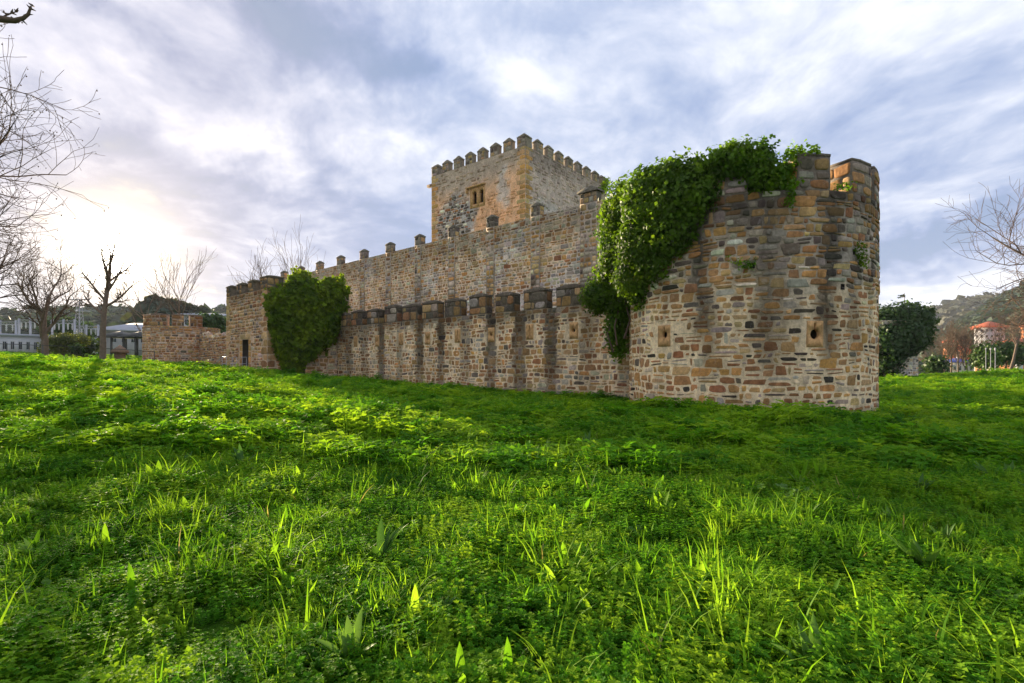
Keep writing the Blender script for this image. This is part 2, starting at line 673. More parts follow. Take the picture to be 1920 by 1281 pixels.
def stone_quads(u0, u1, v0, v1, rh, sw, rng, wave=.03, split=.16, slant=.025):
    vs = [v0]
    while vs[-1] < v1 - rh * .6:
        vs.append(vs[-1] + rh * rng.uniform(.68, 1.42))
    vs[-1] = v1
    ph = rng.uniform(0, 6.28, (len(vs), 3))
    fr = rng.uniform(.4, 1.4, (len(vs), 2))

    def bnd(i, u):
        if i == 0 or i == len(vs) - 1:
            return vs[i]
        return vs[i] + wave * (math.sin(u * fr[i, 0] * 2 + ph[i, 0]) + .6 * math.sin(u * fr[i, 1] * 5 + ph[i, 1]))
    out = []
    for i in range(len(vs) - 1):
        h = vs[i + 1] - vs[i]
        u = u0
        sl = 0.0
        while u < u1 - sw * .3:
            w = sw * math.exp(rng.normal(0, .42)) * (.75 + .5 * h / rh)
            w = min(max(w, sw * .35), sw * 2.3)
            ue = u + w
            if u1 - ue < sw * .35:
                ue = u1
            sn = rng.uniform(-slant, slant) if ue < u1 else 0
            q = np.array([(u - sl, bnd(i, u)), (ue - sn, bnd(i, ue)), (ue + sn, bnd(i + 1, ue)), (u + sl, bnd(i + 1, u))])
            if h > rh * 1.12 and rng.random() < split:
                f = rng.uniform(.38, .62)
                m1 = q[0] * (1 - f) + q[3] * f
                m2 = q[1] * (1 - f) + q[2] * f
                out.append(np.array([q[0], q[1], m2, m1]))
                out.append(np.array([m1, m2, q[2], q[3]]))
            elif w > sw * 1.25 and rng.random() < .2:
                f = rng.uniform(.4, .6)
                m1 = q[0] * (1 - f) + q[1] * f
                m2 = q[3] * (1 - f) + q[2] * f
                out.append(np.array([q[0], m1, m2, q[3]]))
                out.append(np.array([m1, q[1], q[2], m2]))
            else:
                out.append(q)
            u, sl = ue, sn
    return out


def outline(rng, n=10, e=None, jit=.07):
    """rounded rectangle with chipped edge, in -1..1"""
    e = e or rng.uniform(3.0, 8.0)
    th = (np.arange(n) + rng.uniform(.3, .7)) * 2 * math.pi / n
    c, s = np.cos(th), np.sin(th)
    x = np.sign(c) * np.abs(c) ** (2 / e)
    y = np.sign(s) * np.abs(s) ** (2 / e)
    r = 1 - np.abs(rng.normal(0, jit, n))
    return x * r, y * r


def stone_into(mb, surf, q, rng, col, mort, hgt, rings=3, n=10, e=None, jit=.07):
    x, y = outline(rng, n, e, jit)
    w = np.linalg.norm(q[1] - q[0])
    h = np.linalg.norm(q[3] - q[0])
    if jit > .05:
        q = q + rng.uniform(-1, 1, (4, 2)) * np.array([w * .07, min(h * .11, .025)])
    sx, sy = max(1 - 2 * mort / w, .35), max(1 - 2 * mort / h, .35)
    sc = [(1, -.018), (.93, hgt * .7), (.66, hgt)] if rings == 3 else [(1, -.018), (.84, hgt)]
    V = []
    tilt = rng.uniform(-.25, .25, 2) * hgt
    for k, d in sc:
        a, b = (x * sx * k + 1) / 2, (y * sy * k + 1) / 2
        P = (1 - a)[:, None] * (1 - b)[:, None] * q[0] + a[:, None] * (1 - b)[:, None] * q[1] + a[:, None] * b[:, None] * q[2] + (1 - a)[:, None] * b[:, None] * q[3]
        dd = d + (x * k * tilt[0] + y * k * tilt[1] if d > 0 else 0)
        V.append(surf.S(P[:, 0], P[:, 1], dd))
    ce = q.mean(0)
    V.append(surf.S(ce[0], ce[1], hgt * rng.uniform(.85, 1.1)).reshape(1, 3))
    V = np.concatenate(V)
    fs = []
    K = len(sc)
    for r in range(K - 1):
        for j in range(n):
            j2 = (j + 1) % n
            fs.append((r * n + j, r * n + j2, (r + 1) * n + j2, (r + 1) * n + j))
    for j in range(n):
        fs.append(((K - 1) * n + j, (K - 1) * n + (j + 1) % n, K * n))
    if surf.flip:
        fs = [f[::-1] for f in fs]
    mb.add(V, fs, col)


_var = []


def stone_variants():
    rng = np.random.RandomState(77)
    for i in range(24):
        n = 13
        x, y = outline(rng, n)
        sh = rng.uniform(-.13, .13, 4)
        x, y = x * (1 + sh[0] * y) + sh[1] * y, y * (1 + sh[2] * x) + sh[3] * x * .6
        V = []
        for k, d in ((1, -.018 / .03), (.93, .7), (.66, 1.0)):
            V += [(a * k / 2, d, b * k / 2) for a, b in zip(x, y)]
        V.append((0, rng.uniform(.9, 1.1), 0))
        fs = []
        for r in range(2):
            for j in range(n):
                j2 = (j + 1) % n
                fs.append(((r + 1) * n + j, (r + 1) * n + j2, r * n + j2, r * n + j))
        for j in range(n):
            fs.append((3 * n, 2 * n + (j + 1) % n, 2 * n + j))
        me = bpy.data.meshes.new('stone')
        fast_mesh(me, np.array(V), fs)
        me.polygons.foreach_set('use_smooth', [True] * len(me.polygons))
        me.materials.append(M['stone_obj'])
        _var.append(me)


stone_variants()


def stone_part(surf, q, rng, col, mort, hgt, root, name='stone'):
    ce = q.mean(0)
    D, N = surf.frame(ce[0])
    D3, N3 = Vector((D[0], D[1], 0)), Vector((N[0], N[1], 0))
    if D3.cross(N3).z < 0:
        D3 = -D3
    w = max(np.linalg.norm(q[1] - q[0]) - 2 * mort, .05)
    h = max(np.linalg.norm(q[3] - q[0]) - 2 * mort, .04)
    p = surf.S(ce[0], ce[1], 0.0)
    m = Matrix(((D3.x * w, N3.x * hgt, 0, p[0]), (D3.y * w, N3.y * hgt, 0, p[1]), (0, 0, h, p[2]), (0, 0, 0, 1)))
    ta = (q[1, 1] - q[0, 1] + q[2, 1] - q[3, 1]) / 2 / max(w, .05)
    m = m @ Matrix.Rotation(0.0, 4, 'Y')
    o = bpy.data.objects.new(name, _var[rng.randint(len(_var))])
    o.matrix_world = m
    o.color = (*[float(c) for c in col], 1)
    link(o, root)
    return o


def sheet(mb, surf, us, vs, holes, colf, d=0.0, rough=.012, flip=False, sd=0):
    us, vs = np.array(sorted(set(np.round(us, 4)))), np.array(sorted(set(np.round(vs, 4))))
    U, Vv = np.meshgrid(us, vs)
    dd = d + rough * fn(U * 6, Vv * 6, s=sd % 4, octv=2)
    P = surf.S(U.ravel(), Vv.ravel(), dd.ravel())
    nu = len(us)
    fs = []
    for j in range(len(vs) - 1):
        for i in range(nu - 1):
            uc, vc = (us[i] + us[i + 1]) / 2, (vs[j] + vs[j + 1]) / 2
            if any(h[0] < uc < h[1] and h[2] < vc < h[3] for h in holes):
                continue
            a = j * nu + i
            f = (a, a + 1, a + nu + 1, a + nu)
            fs.append(f[::-1] if surf.flip != flip else f)
    mb.add(P, fs, colf(U.ravel(), Vv.ravel()))


def lin(a, b, step):
    return np.linspace(a, b, max(int(math.ceil((b - a) / step)), 1) + 1)


class Sub:
    """a face at right angles to a wall: u runs inwards from the outer face at ub"""
    def __init__(s, surf, ub, sgn):
        s.p, s.ub, s.sgn = surf, ub, sgn
        s.flip = surf.flip if sgn < 0 else not surf.flip
        s.flip = not s.flip

    def S(s, u, v, d=0.0):
        u, v, d = np.broadcast_arrays(np.asarray(u, float), np.asarray(v, float), np.asarray(d, float))
        return s.p.S(s.ub + s.sgn * d, v, -u)

    def frame(s, u):
        D, N = s.p.frame(s.ub)
        return -N, D * s.sgn


def merlon(surf, ua, ub, z0, z1, rise, th, root, col, capcol, name='merlon', over=.035, d0=.0, ridge=None):
    """block of the battlement with its own low hipped cap stone"""
    b = MB()
    sh = 0.0

    def ringp(u0, u1, da, db, z, nu=4):
        U = np.r_[np.linspace(u0, u1, nu), np.linspace(u1, u0, nu)]
        D = np.r_[np.full(nu, da), np.full(nu, db)]
        return surf.S(U, np.full(2 * nu, z), D)
    zs = lin(z0, z1, .22)
    R = []
    for z in zs:
        r = ringp(ua, ub, d0, d0 - th, z)
        r[:, :2] += .012 * np.stack([fn(r[:, 0] * 5, r[:, 1] * 5, z * 5, s=1), fn(r[:, 0] * 5, r[:, 1] * 5, z * 5, s=2)], -1)
        R.append(r)
    n = 8
    V = np.concatenate(R)
    fs = []
    for k in range(len(zs) - 1):
        for j in range(n):
            j2 = (j + 1) % n
            f = (k * n + j, k * n + j2, (k + 1) * n + j2, (k + 1) * n + j)
            fs.append(f[::-1] if surf.flip else f)
    fs.append(tuple(range((len(zs) - 1) * n, len(zs) * n)))
    b.add(V, fs, col)
    body = b.obj(name, M['mortar'], root)
    c = MB()
    r1 = ringp(ua - over, ub + over, d0 + over, d0 - th - over, z1 + .004)
    r2 = ringp(ua - over, ub + over, d0 + over, d0 - th - over, z1 + .075)
    um = (ua + ub) / 2
    ru = (ub - ua) * .10
    dm = d0 - th / 2
    rd = th * .12
    r3 = np.concatenate([surf.S(np.linspace(um - ru, um + ru, 4), z1 + rise, dm + rd), surf.S(np.linspace(um + ru, um - ru, 4), z1 + rise, dm - rd)])
    r2m = (r2 + r3) / 2
    r2m[:, 2] += .015 + .02 * fn(r2m[:, 0] * 4, r2m[:, 1] * 4, s=3)
    V = np.concatenate([r1, r2, r2m, r3])
    V += .010 * np.stack([fn(V[:, 0] * 7, V[:, 1] * 7, V[:, 2] * 7, s=k) for k in range(3)], -1)
    fs = []
    for k in range(3):
        for j in range(n):
            j2 = (j + 1) % n
            f = (k * n + j, k * n + j2, (k + 1) * n + j2, (k + 1) * n + j)
            fs.append(f[::-1] if surf.flip else f)
    fs.append(tuple(range(3 * n, 4 * n)))
    fs.append(tuple(range(n))[::-1])
    c.add(V, fs, capcol)
    cap = c.obj('cap', M['capm'], body)
    return body


def ringcol(base, var=.1):
    def f(u, v):
        k = 1 + var * fn(u * 1.5, v * 1.5, s=0)
        return np.stack([base[i] * k for i in range(3)], -1)
    return f


def inside(q, h, pad=.0):
    return q[:, 0].max() > h[0] - pad and q[:, 0].min() < h[1] + pad and q[:, 1].max() > h[2] - pad and q[:, 1].min() < h[3] + pad


def quad_px(surf, q):
    """rough size in the picture, 0 when turned away"""
    ce = q.mean(0)
    p = surf.S(ce[0], ce[1], 0.0)
    D, N = surf.frame(ce[0])
    v = np.array([p[0], p[1]])
    dist = np.linalg.norm(v)
    cs = -(v @ N) / dist
    if cs <= 0.02 or p[1] < 1:
        return 0
    w = np.linalg.norm(q[1] - q[0])
    h = np.linalg.norm(q[3] - q[0])
    px = 960 + F * p[0] / p[1]
    py = HZ - F * (p[2] - ZC) / p[1]
    if not (0 < px < 1920 and 0 < py < 1281):
        return 0
    return w * h * cs / p[1] ** 2


def lay(surf, quads, cs, root, rng, nparts, hfun, mfun, keep=None, seen=None, rings=3, part_name='stone', stuff_name='stonework', e=None, jit=.07, n=10, mb=None):
    """lay stones: the nparts that show largest as parts of their own, the rest joined"""
    items = []
    for q in quads:
        ce = q.mean(0)
        if keep is not None and not keep(q):
            continue
        s = quad_px(surf, q) if nparts else 0
        if s and seen is not None and not seen(q):
            s = 0
        items.append((s, q))
    items.sort(key=lambda a: -a[0])
    own = mb is None
    mb = mb or MB()
    for i, (s, q) in enumerate(items):
        ce = q.mean(0)
        col = cs(ce[0], ce[1], rng)
        hg, mo = hfun(ce[0], ce[1], rng), mfun(ce[0], ce[1], rng)
        if i < nparts and s > 0:
            stone_part(surf, q, rng, col, mo, hg, root, part_name)
        else:
            stone_into(mb, surf, q, rng, col, mo, hg, rings, n, e, jit)
    if own and mb.nv:
        o = mb.obj(stuff_name, M['stone'], root, smooth=True)
        o['kind'] = 'stuff'
    return mb


PAL = {'tan': (.56, .38, .21), 'brown': (.43, .25, .125), 'orange': (.58, .32, .125), 'rust': (.36, .175, .09), 'grey': (.45, .385, .36),
       'dark': (.070, .060, .050), 'pale': (.62, .54, .43), 'soot': (.17, .14, .125), 'blue': (.38, .35, .38), 'white': (.74, .70, .64)}
PAL = {k: (v[0] * 1.03, v[1] * 1.0, v[2] * .84) for k, v in PAL.items()}


def pick(rng, w):
    ks = list(w)
    p = np.array([w[k] for k in ks], float)
    c = np.array(PAL[ks[rng.choice(len(ks), p=p / p.sum())]])
    return c * rng.uniform(.78, 1.22) * (1 + rng.normal(0, .05, 3))


def opening(surf, ua, ub, za, zb, hole, root, name='loophole', colr=(.42, .24, .11), d=.03, depth=.6, uc=None, zc=None, frame_th=.05):
    """dressed slab with a real opening: hole(theta) gives the radius from (uc, zc); recess behind"""
    uc = (ua + ub) / 2 if uc is None else uc
    zc = (za + zb) / 2 if zc is None else zc
    th = []
    base = list(np.linspace(0, 2 * math.pi, 40, endpoint=False))
    cr = [math.atan2(b - zc, a - uc) % (2 * math.pi) for a in (ua, ub) for b in (za, zb)]
    th = np.array(sorted(base + cr + [math.pi / 2 + s * x for s in (-1, 1) for x in (.05, .12, .18, .24, .3)]))
    ri = np.array([hole(t) for t in th])
    c, s = np.cos(th), np.sin(th)
    ro = np.minimum(np.where(c > 1e-6, (ub - uc) / np.maximum(c, 1e-6), np.where(c < -1e-6, (ua - uc) / np.minimum(c, -1e-6), 1e9)),
                    np.where(s > 1e-6, (zb - zc) / np.maximum(s, 1e-6), np.where(s < -1e-6, (za - zc) / np.minimum(s, -1e-6), 1e9)))
    n = len(th)
    b = MB()

    def ring(r, dd):
        return surf.S(uc + r * c, zc + r * s, dd)
    V = np.concatenate([ring(ro, -.10), ring(ro, d), ring(ri, d), ring(ri * 1.0, -.12)])
    fs = []
    for k in range(3):
        for j in range(n):
            j2 = (j + 1) % n
            fs.append((k * n + j, k * n + j2, (k + 1) * n + j2, (k + 1) * n + j))
    b.add(V, fs)
    m = M['slab']
    o = b.obj(name, m, root)
    r = MB()
    # recess: open box behind the slab
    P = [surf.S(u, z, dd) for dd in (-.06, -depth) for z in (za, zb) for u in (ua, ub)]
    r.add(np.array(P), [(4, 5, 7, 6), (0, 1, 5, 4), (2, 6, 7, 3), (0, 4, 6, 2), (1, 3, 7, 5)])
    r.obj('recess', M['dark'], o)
    return o


def keyhole(r=.10, sw=.03, sh=.26):
    def f(t):
        rr = r
        if math.sin(t) > 0:
            ct, st = abs(math.cos(t)), math.sin(t)
            rs = min(sw / ct if ct > 1e-6 else 1e9, sh / st)
            rr = max(r, rs)
        return rr
    return f


def slit(sw=.035, sh=.30):
    def f(t):
        ct, st = abs(math.cos(t)), abs(math.sin(t))
        return min(sw / max(ct, 1e-6), sh / max(st, 1e-6))
    return f


# ------------------------------------------------------------------ near round tower
def build_round_tower():
    root = empty('round_tower', (8.05, 18.3, 0))
    tag(root, 'big round rubble corner tower with tall merlons and two keyhole loopholes, nearest the viewer', 'tower')
    root.location = (0, 0, 0)
    T = Cyl((8.05, 18.3), 3.87)
    R = T.R
    rng = np.random.RandomState(11)
    SILL = 6.40
    u0, u1 = -math.radians(205) * R, math.radians(20) * R
    uu = T.u_at
    A = (-92.8, -79.1), (-67.5, -52.5), (-132, -112), (-48.5, -34), (-20, -4), (12, 28), (45, 61), (78, 94), (111, 127), (144, 160), (170, 184)
    streaks = [(uu(1318), .30, .95), (uu(1440), .50, .82), (uu(1556), .36, 1.0), (uu(1602), .3, .6), (uu(1500), .22, .5), (uu(1380), .15, .4), (uu(1632), .2, .5), (uu(1475), .15, .6)]

    def stain(u, v):
        u = np.asarray(u, float)
        v = np.asarray(v, float)
        s = .9 * sst(4.6, 6.6, v + .7 * fn(u * .8, v * .8, s=1))
        wob = .25 * fn(u * .7, v * .9, s=2) + .16 * fn(u * 4, v * 2.2, s=0)
        for (c, w, a) in streaks:
            s = np.maximum(s, a * np.exp(-((u + wob * .6 - c) / w) ** 2) * sst(.2, 2.8, v + wob))
        s = np.maximum(s, .55 * sst(.75, .15, v + .25 * fn(u * 1.4, v, s=3)))
        return np.clip(s, 0, 1)

    def cm(u, v):
        s = stain(u, v)[..., None]
        lo = np.array((.90, .71, .45))
        hi = np.array((.60, .50, .38))
        h = sst(3.0, 4.6, v + .6 * fn(np.asarray(u) * .6, np.asarray(v) * .6, s=0))[..., None]
        c = lo * (1 - h) + hi * h
        g = sst(.3, .9, fn(np.asarray(u) * .5 + 4, np.asarray(v) * .5, s=3))[..., None] * .5
        c = c * (1 - g) + np.array((.40, .37, .33)) * g
        return c * (1 - .88 * s)

    def cs(u, v, r):
        h = float(sst(2.8, 4.4, v + .5 * float(fn(u * .6, v * .6, s=0))))
        if r.random() < h:
            c = pick(r, {'tan': 2.6, 'orange': 2.0, 'grey': 3.0, 'white': 1.3, 'soot': 2.6, 'rust': 1.4, 'brown': 2.4})
        else:
            c = pick(r, {'tan': 2.4, 'brown': 4, 'orange': 2.2, 'rust': 2, 'grey': 1.6, 'dark': .8, 'soot': .8, 'pale': .4})
        s = float(stain(u, v)) * r.uniform(.65, 1)
        return c * (1 - .86 * s) + np.array((.012, .012, .010)) * s
    la = (uu(1234), uu(1257), zpix(650, 16.3), zpix(610, 16.3))
    ra = (uu(1512), uu(1543), zpix(651, 14.47), zpix(602, 14.47))
    holes = [la, ra]
    # small put-log holes
    put = []
    for px, z in ((1410, 4.35), (1602, 4.75), (1580, 3.75), (1300, 5.4)):
        u = uu(px)
        h = (u - .07, u + .07, z - .08, z + .08)
        holes.append(h)
        put.append(h)
    mb = MB()
    us = np.r_[lin(u0, u1, .2), [x for h in holes for x in h[:2]]]
    vs = np.r_[lin(-.8, SILL, .2), [x for h in holes for x in h[2:]]]
    sheet(mb, T, us, vs, holes, cm, rough=.012)
    # rest of the drum, parapet walk and inner face
    sheet(mb, T, lin(u1, u0 + 2 * math.pi * R, .6), lin(-.8, SILL, 1.5), [], cm, rough=0)
    th = .85
    a = np.linspace(0, 2 * math.pi, 97)[:-1] * R
    ro, ri = T.S(a, SILL, 0.0), T.S(a, SILL, -th)
    rf = T.S(a, SILL - 1.1, -th)
    ctr = np.array([[T.C[0], T.C[1], SILL - 1.1]])
    V = np.concatenate([ro, ri, rf, ctr])
    n = 96
    fs = []
    for j in range(n):
        j2 = (j + 1) % n
        fs += [(j, j2, n + j2, n + j), (n + j, n + j2, 2 * n + j2, 2 * n + j), (2 * n + j, 2 * n + j2, 3 * n)]
    mb.add(V, fs, (.16, .14, .11))
    for h in put:
        P = [T.S(u, z, dd) for dd in (.0, -.35) for z in h[2:] for u in h[:2]]
        mb.add(np.array(P), [(4, 5, 7, 6), (0, 1, 5, 4), (2, 6, 7, 3), (0, 4, 6, 2), (1, 3, 7, 5)], (.05, .045, .04))
    mb.obj('wall_core', M['mortar'], root)
    q = stone_quads(u0, u1, -.5, SILL, .20, .275, rng, wave=.05, split=.35, slant=.045)
    keep = lambda s: not any(inside(s, h, .005) for h in holes)
    ivy_u = uu(1330)

    def seen(s):
        ce = s.mean(0)
        return not (ce[0] < uu(1250) and ce[1] > 3.4) and not (ce[0] < ivy_u and ce[1] > 4.6)
    hf = lambda u, v, r: r.uniform(.004, .018) if v < 3.8 else r.uniform(.010, .045)
    mf = lambda u, v, r: r.uniform(.016, .040) * (1.0 if v < 3.6 else .5)
    stuff = MB()
    lay(T, q, cs, root, rng, 300, hf, mf, keep, seen, mb=stuff)
    for (a0, a1) in A:
        ua, ub = math.radians(a0) * R, math.radians(a1) * R
        hz = (.62 if a0 == -132 else 1.10) + rng.uniform(-.05, .05)
        merlon(T, ua, ub, SILL - .004, SILL + hz - .2, .2, th, root, (.20, .165, .13), (.15, .125, .095), over=.008)
        for sf, w, off in ((T, (ua, ub), .0), (Sub(T, ua, -1), (.03, th - .03), 0), (Sub(T, ub, 1), (.03, th - .03), 0)):
            qs = stone_quads(w[0], w[1], SILL + .01, SILL + hz - .22, .25, .36, rng, wave=.015, split=.05)
            side = sf is not T
            mcs = (lambda u, v, r: pick(r, {'tan': 3, 'orange': 3, 'brown': 2}) * .8) if side else (lambda u, v, r: pick(r, {'soot': 3, 'grey': 2, 'rust': 1.5, 'brown': 1.5}) * .75)
            lay(sf, qs, mcs, root, rng, 0, lambda u, v, r: r.uniform(.01, .03), lambda u, v, r: .012, mb=stuff)
    o = stuff.obj('stonework', M['stone'], root, smooth=True)
    o['kind'] = 'stuff'
    opening(T, *la, keyhole(.115, .026, .23), root, d=.012, zc=zpix(628, 16.3), uc=uu(1246))
    opening(T, *ra, keyhole(.14, .034, .30), root, d=.015, zc=zpix(627, 14.47))
    return T


TOWER = build_round_tower()

# ------------------------------------------------------------------ outer curtain wall
O0 = np.array([4.58, 20.5])
NL = np.array([-.674, -.738])


def build_outer_wall():
    root = empty('outer_wall')
    tag(root, 'lower outer wall with broad dark merlons and black rain streaks beside the round tower', 'castle wall')
    W = Plane(O0, DL, NL)
    rng = np.random.RandomState(12)
    SILL = 4.08
    mer = [(2.31 + 1.87 * k, 3.58 + 1.87 * k) for k in range(-1, 11)]
    st = rng.uniform(.5, 1.0, 16)
    st[[1, 2, 3, 5, 8]] = 1.0
    wd = rng.uniform(.8, 1.15, 16)

    def stain(u, v):
        u = np.asarray(u, float)
        v = np.asarray(v, float)
        x = (u - 3.875) / 1.87
        k = np.clip(np.round(x).astype(int) + 1, 0, 13)
        dd = np.abs(x - np.round(x)) * 1.87
        wob = .09 * fn(u * 2.2, v * 2.6, s=1)
        c = sst(.46, .30, dd / wd[k] + wob) * st[k] * (.70 + .3 * sst(.2, 3.0, v + 1.2 * fn(u * 1.5, v * .6, s=2)))
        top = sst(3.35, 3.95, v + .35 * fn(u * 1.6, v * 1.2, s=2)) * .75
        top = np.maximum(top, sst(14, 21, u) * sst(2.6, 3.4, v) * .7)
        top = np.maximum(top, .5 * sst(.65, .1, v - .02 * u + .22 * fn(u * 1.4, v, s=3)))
        return np.clip(np.maximum(c, top), 0, 1)

    def cm(u, v):
        s = stain(u, v)[..., None]
        c = np.array((.88, .69, .45)) * (1 + .12 * fn(np.asarray(u) * .7, np.asarray(v) * .7, s=2))[..., None]
        return c * (1 - .84 * s)

    def cs(u, v, r):
        c = pick(r, {'tan': 2.5, 'brown': 4, 'orange': 1.6, 'rust': 2, 'grey': 2.6, 'soot': .6, 'pale': .6})
        s = float(stain(u, v)) * r.uniform(.8, 1)
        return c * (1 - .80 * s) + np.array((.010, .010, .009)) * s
    lps = []
    for i in range(8):
        t = 2.65 + 2.46 * i
        if i % 2 == 0:
            lps.append((t - .22, t + .22, 2.68, 3.38, 0))
        else:
            lps.append((t - .22, t + .22, 2.72, 3.42, 1))
    holes = [l[:4] for l in lps]
    t0, t1 = -1.2, 22.3
    mb = MB()
    us = np.r_[lin(t0, t1, .18), [x for h in holes for x in h[:2]]]
    vs = np.r_[lin(-.8, SILL, .18), [x for h in holes for x in h[2:]]]
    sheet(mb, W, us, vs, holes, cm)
    th = .62
    P = W.S(np.array([t0, t1, t1, t0, t0, t1]), np.array([SILL, SILL, SILL, SILL, -.8, -.8]), np.array([0, 0, -th, -th, -th, -th]))
    mb.add(P, [(0, 1, 2, 3), (3, 2, 5, 4)], (.13, .12, .08))
    mb.obj('wall_core', M['mortar'], root)
    q = stone_quads(t0, t1, -.5, SILL, .20, .26, rng, wave=.05, split=.35, slant=.045)
    keep = lambda s: not any(inside(s, h, .004) for h in holes)

    def seen(s):
        ce = s.mean(0)
        return ce[0] > .9 + (ce[1] - 2) * .5 and ce[1] > .0
    stuff = MB()
    lay(W, q, cs, root, rng, 300, lambda u, v, r: r.uniform(.004, .02), lambda u, v, r: r.uniform(.012, .032), keep, seen, mb=stuff)
    thm = .46
    for (ua, ub) in mer:
        dz = rng.uniform(-.08, .05)
        ua, ub = ua + rng.uniform(-.05, .05), ub + rng.uniform(-.05, .05)
        merlon(W, ua, ub, SILL - .004, 4.93 + dz, .20, thm, root, (.13, .105, .075), (.11, .09, .062), over=.008)
        for sf, w in ((W, (ua, ub)), (Sub(W, ua, -1), (.02, thm - .02))):
            qs = stone_quads(w[0], w[1], SILL + .01, 4.92 + dz, .38, .42, rng, wave=.01, split=.05)
            side = sf is not W
            mcs = (lambda u, v, r: pick(r, {'soot': 2, 'tan': 1.5, 'brown': 2}) * .5) if side else (lambda u, v, r: pick(r, {'soot': 2.4, 'brown': 2.2, 'grey': 1.8, 'tan': 1.4}) * .74)
            lay(sf, qs, mcs, root, rng, 0, lambda u, v, r: r.uniform(.008, .022), lambda u, v, r: .008, mb=stuff)
    o = stuff.obj('stonework', M['stone'], root, smooth=True)
    o['kind'] = 'stuff'
    for l in lps:
        opening(W, *l[:4], keyhole(.085, .02, .2) if l[4] == 0 else slit(.032, .25), root, d=.02)
    return W


OUTER = build_outer_wall()

# ------------------------------------------------------------------ inner curtain wall
I0 = np.array([4.59, 26.6])


def build_inner_wall():
    root = empty('inner_wall')
    tag(root, 'tall inner curtain wall of pale rubble with small square merlons rising behind the lower wall', 'castle wall')
    W = Plane(I0, DL, NL)
    rng = np.random.RandomState(13)
    TOP = 9.92
    t0, t1 = -2.2, 40.0
    ctr = [.84 + 3.57 * k for k in range(11)]

    def stain(u, v):
        u = np.asarray(u, float)
        v = np.asarray(v, float)
        drip = .55 * np.abs(fn(u * 3.4, v * .25, s=1)) + .25 * np.abs(fn(u * 9, v * .3, s=3))
        a = sst(1.9, .25, (TOP - v) - drip * 1.6) * .62
        b = sst(.45, 1.0, fn(u * .9, v * .33, s=2)) * .4
        return np.clip(np.maximum(a, b), 0, 1)

    def cm(u, v):
        s = stain(u, v)[..., None]
        g = sst(-.2, .7, fn(np.asarray(u) * .35, np.asarray(v) * .5, s=3))[..., None]
        c = np.array((.88, .67, .46)) * (1 - g) + np.array((.78, .68, .58)) * g
        return c * (1 - .62 * s)

    def cs(u, v, r):
        g = float(sst(-.2, .7, float(fn(u * .35, v * .5, s=3))))
        if r.random() < g:
            c = pick(r, {'grey': 3, 'white': 2, 'pale': 3, 'tan': 2, 'blue': 1.6, 'brown': 1})
        else:
            c = pick(r, {'tan': 4, 'orange': 1.6, 'pale': 3, 'brown': 2, 'grey': 1, 'rust': .5})
        s = float(stain(u, v)) * r.uniform(.6, 1)
        return c * (1 - .66 * s)
    mb = MB()
    sheet(mb, W, lin(t0, t1, .25), lin(-.5, TOP, .25), [], cm, rough=.02)
    th = 1.0
    P = W.S(np.array([t0, t1, t1, t0, t0, t1, t0, t1]), np.array([TOP, TOP, TOP, TOP, -.5, -.5, -.5, -.5]), np.array([0, 0, -th, -th, -th, -th, 0, 0]))
    mb.add(P, [(0, 1, 2, 3), (3, 2, 5, 4), (0, 3, 4, 6), (2, 1, 7, 5)], (.2, .17, .13))
    mb.obj('wall_core', M['mortar'], root)
    q = stone_quads(t0, t1, 3.2, TOP, .19, .27, rng)

    def seen(s):
        ce = s.mean(0)
        return ce[1] > 5.6 and ce[0] > .4
    stuff = MB()
    lay(W, q, cs, root, rng, 300, lambda u, v, r: r.uniform(.008, .035), lambda u, v, r: r.uniform(.010, .026), None, seen, rings=2, mb=stuff, n=9)
    for i, c in enumerate(ctr):
        w = .33 if i else .52
        # shallow pilaster carrying the merlon
        p = MB()
        V = [W.S(u, z, d) for d in (-.02, .055) for z in (5.0, TOP + .004) for u in (c - w, c + w)]
        p.add(np.array(V), BOXF, (.44, .36, .27))
        po = p.obj('pilaster', M['mortar'], root)
        P2 = Plane(W.O + W.N * .055, W.D, W.N)
        qs = stone_quads(c - w, c + w, 5.0, TOP, .24, .33, rng, wave=.03, split=.2, slant=.03)
        pcs = lambda u, v, r: (pick(r, {'tan': 3, 'pale': 2, 'orange': 1, 'grey': 2, 'brown': 1.5, 'soot': .5})) * (1 - .6 * float(stain(u, v)))
        lay(P2, qs, pcs, root, rng, 0, lambda u, v, r: r.uniform(.006, .02), lambda u, v, r: .010, rings=2, mb=stuff)
        z1 = TOP + (.56 if i else .55)
        merlon(W, c - w, c + w, TOP + .006, z1, .26 if i else .38, .42, root, (.22, .185, .145), (.14, .125, .09), d0=.055, over=.03 if i else .12)
        for sf, ww in ((P2, (c - w, c + w)), (Sub(P2, c - w, -1), (.02, .40))):
            qs = stone_quads(ww[0], ww[1], TOP + .02, z1, .27, .34, rng, wave=.003, split=0, slant=0)
            lay(sf, qs, lambda u, v, r: pick(r, {'grey': 2, 'soot': 2, 'tan': 2}) * .72, root, rng, 0, lambda u, v, r: .012, lambda u, v, r: .009, rings=2, mb=stuff, e=8, jit=.02)
    o = stuff.obj('stonework', M['stone'], root, smooth=True)
    o['kind'] = 'stuff'


build_inner_wall()

# ------------------------------------------------------------------ keep
KC = np.array([1.07, 42.0])
KL = np.array([-.77, .637])
KR = np.array([.637, .77])
KA, KB = 11.15, 13.1
KTOP = 19.1


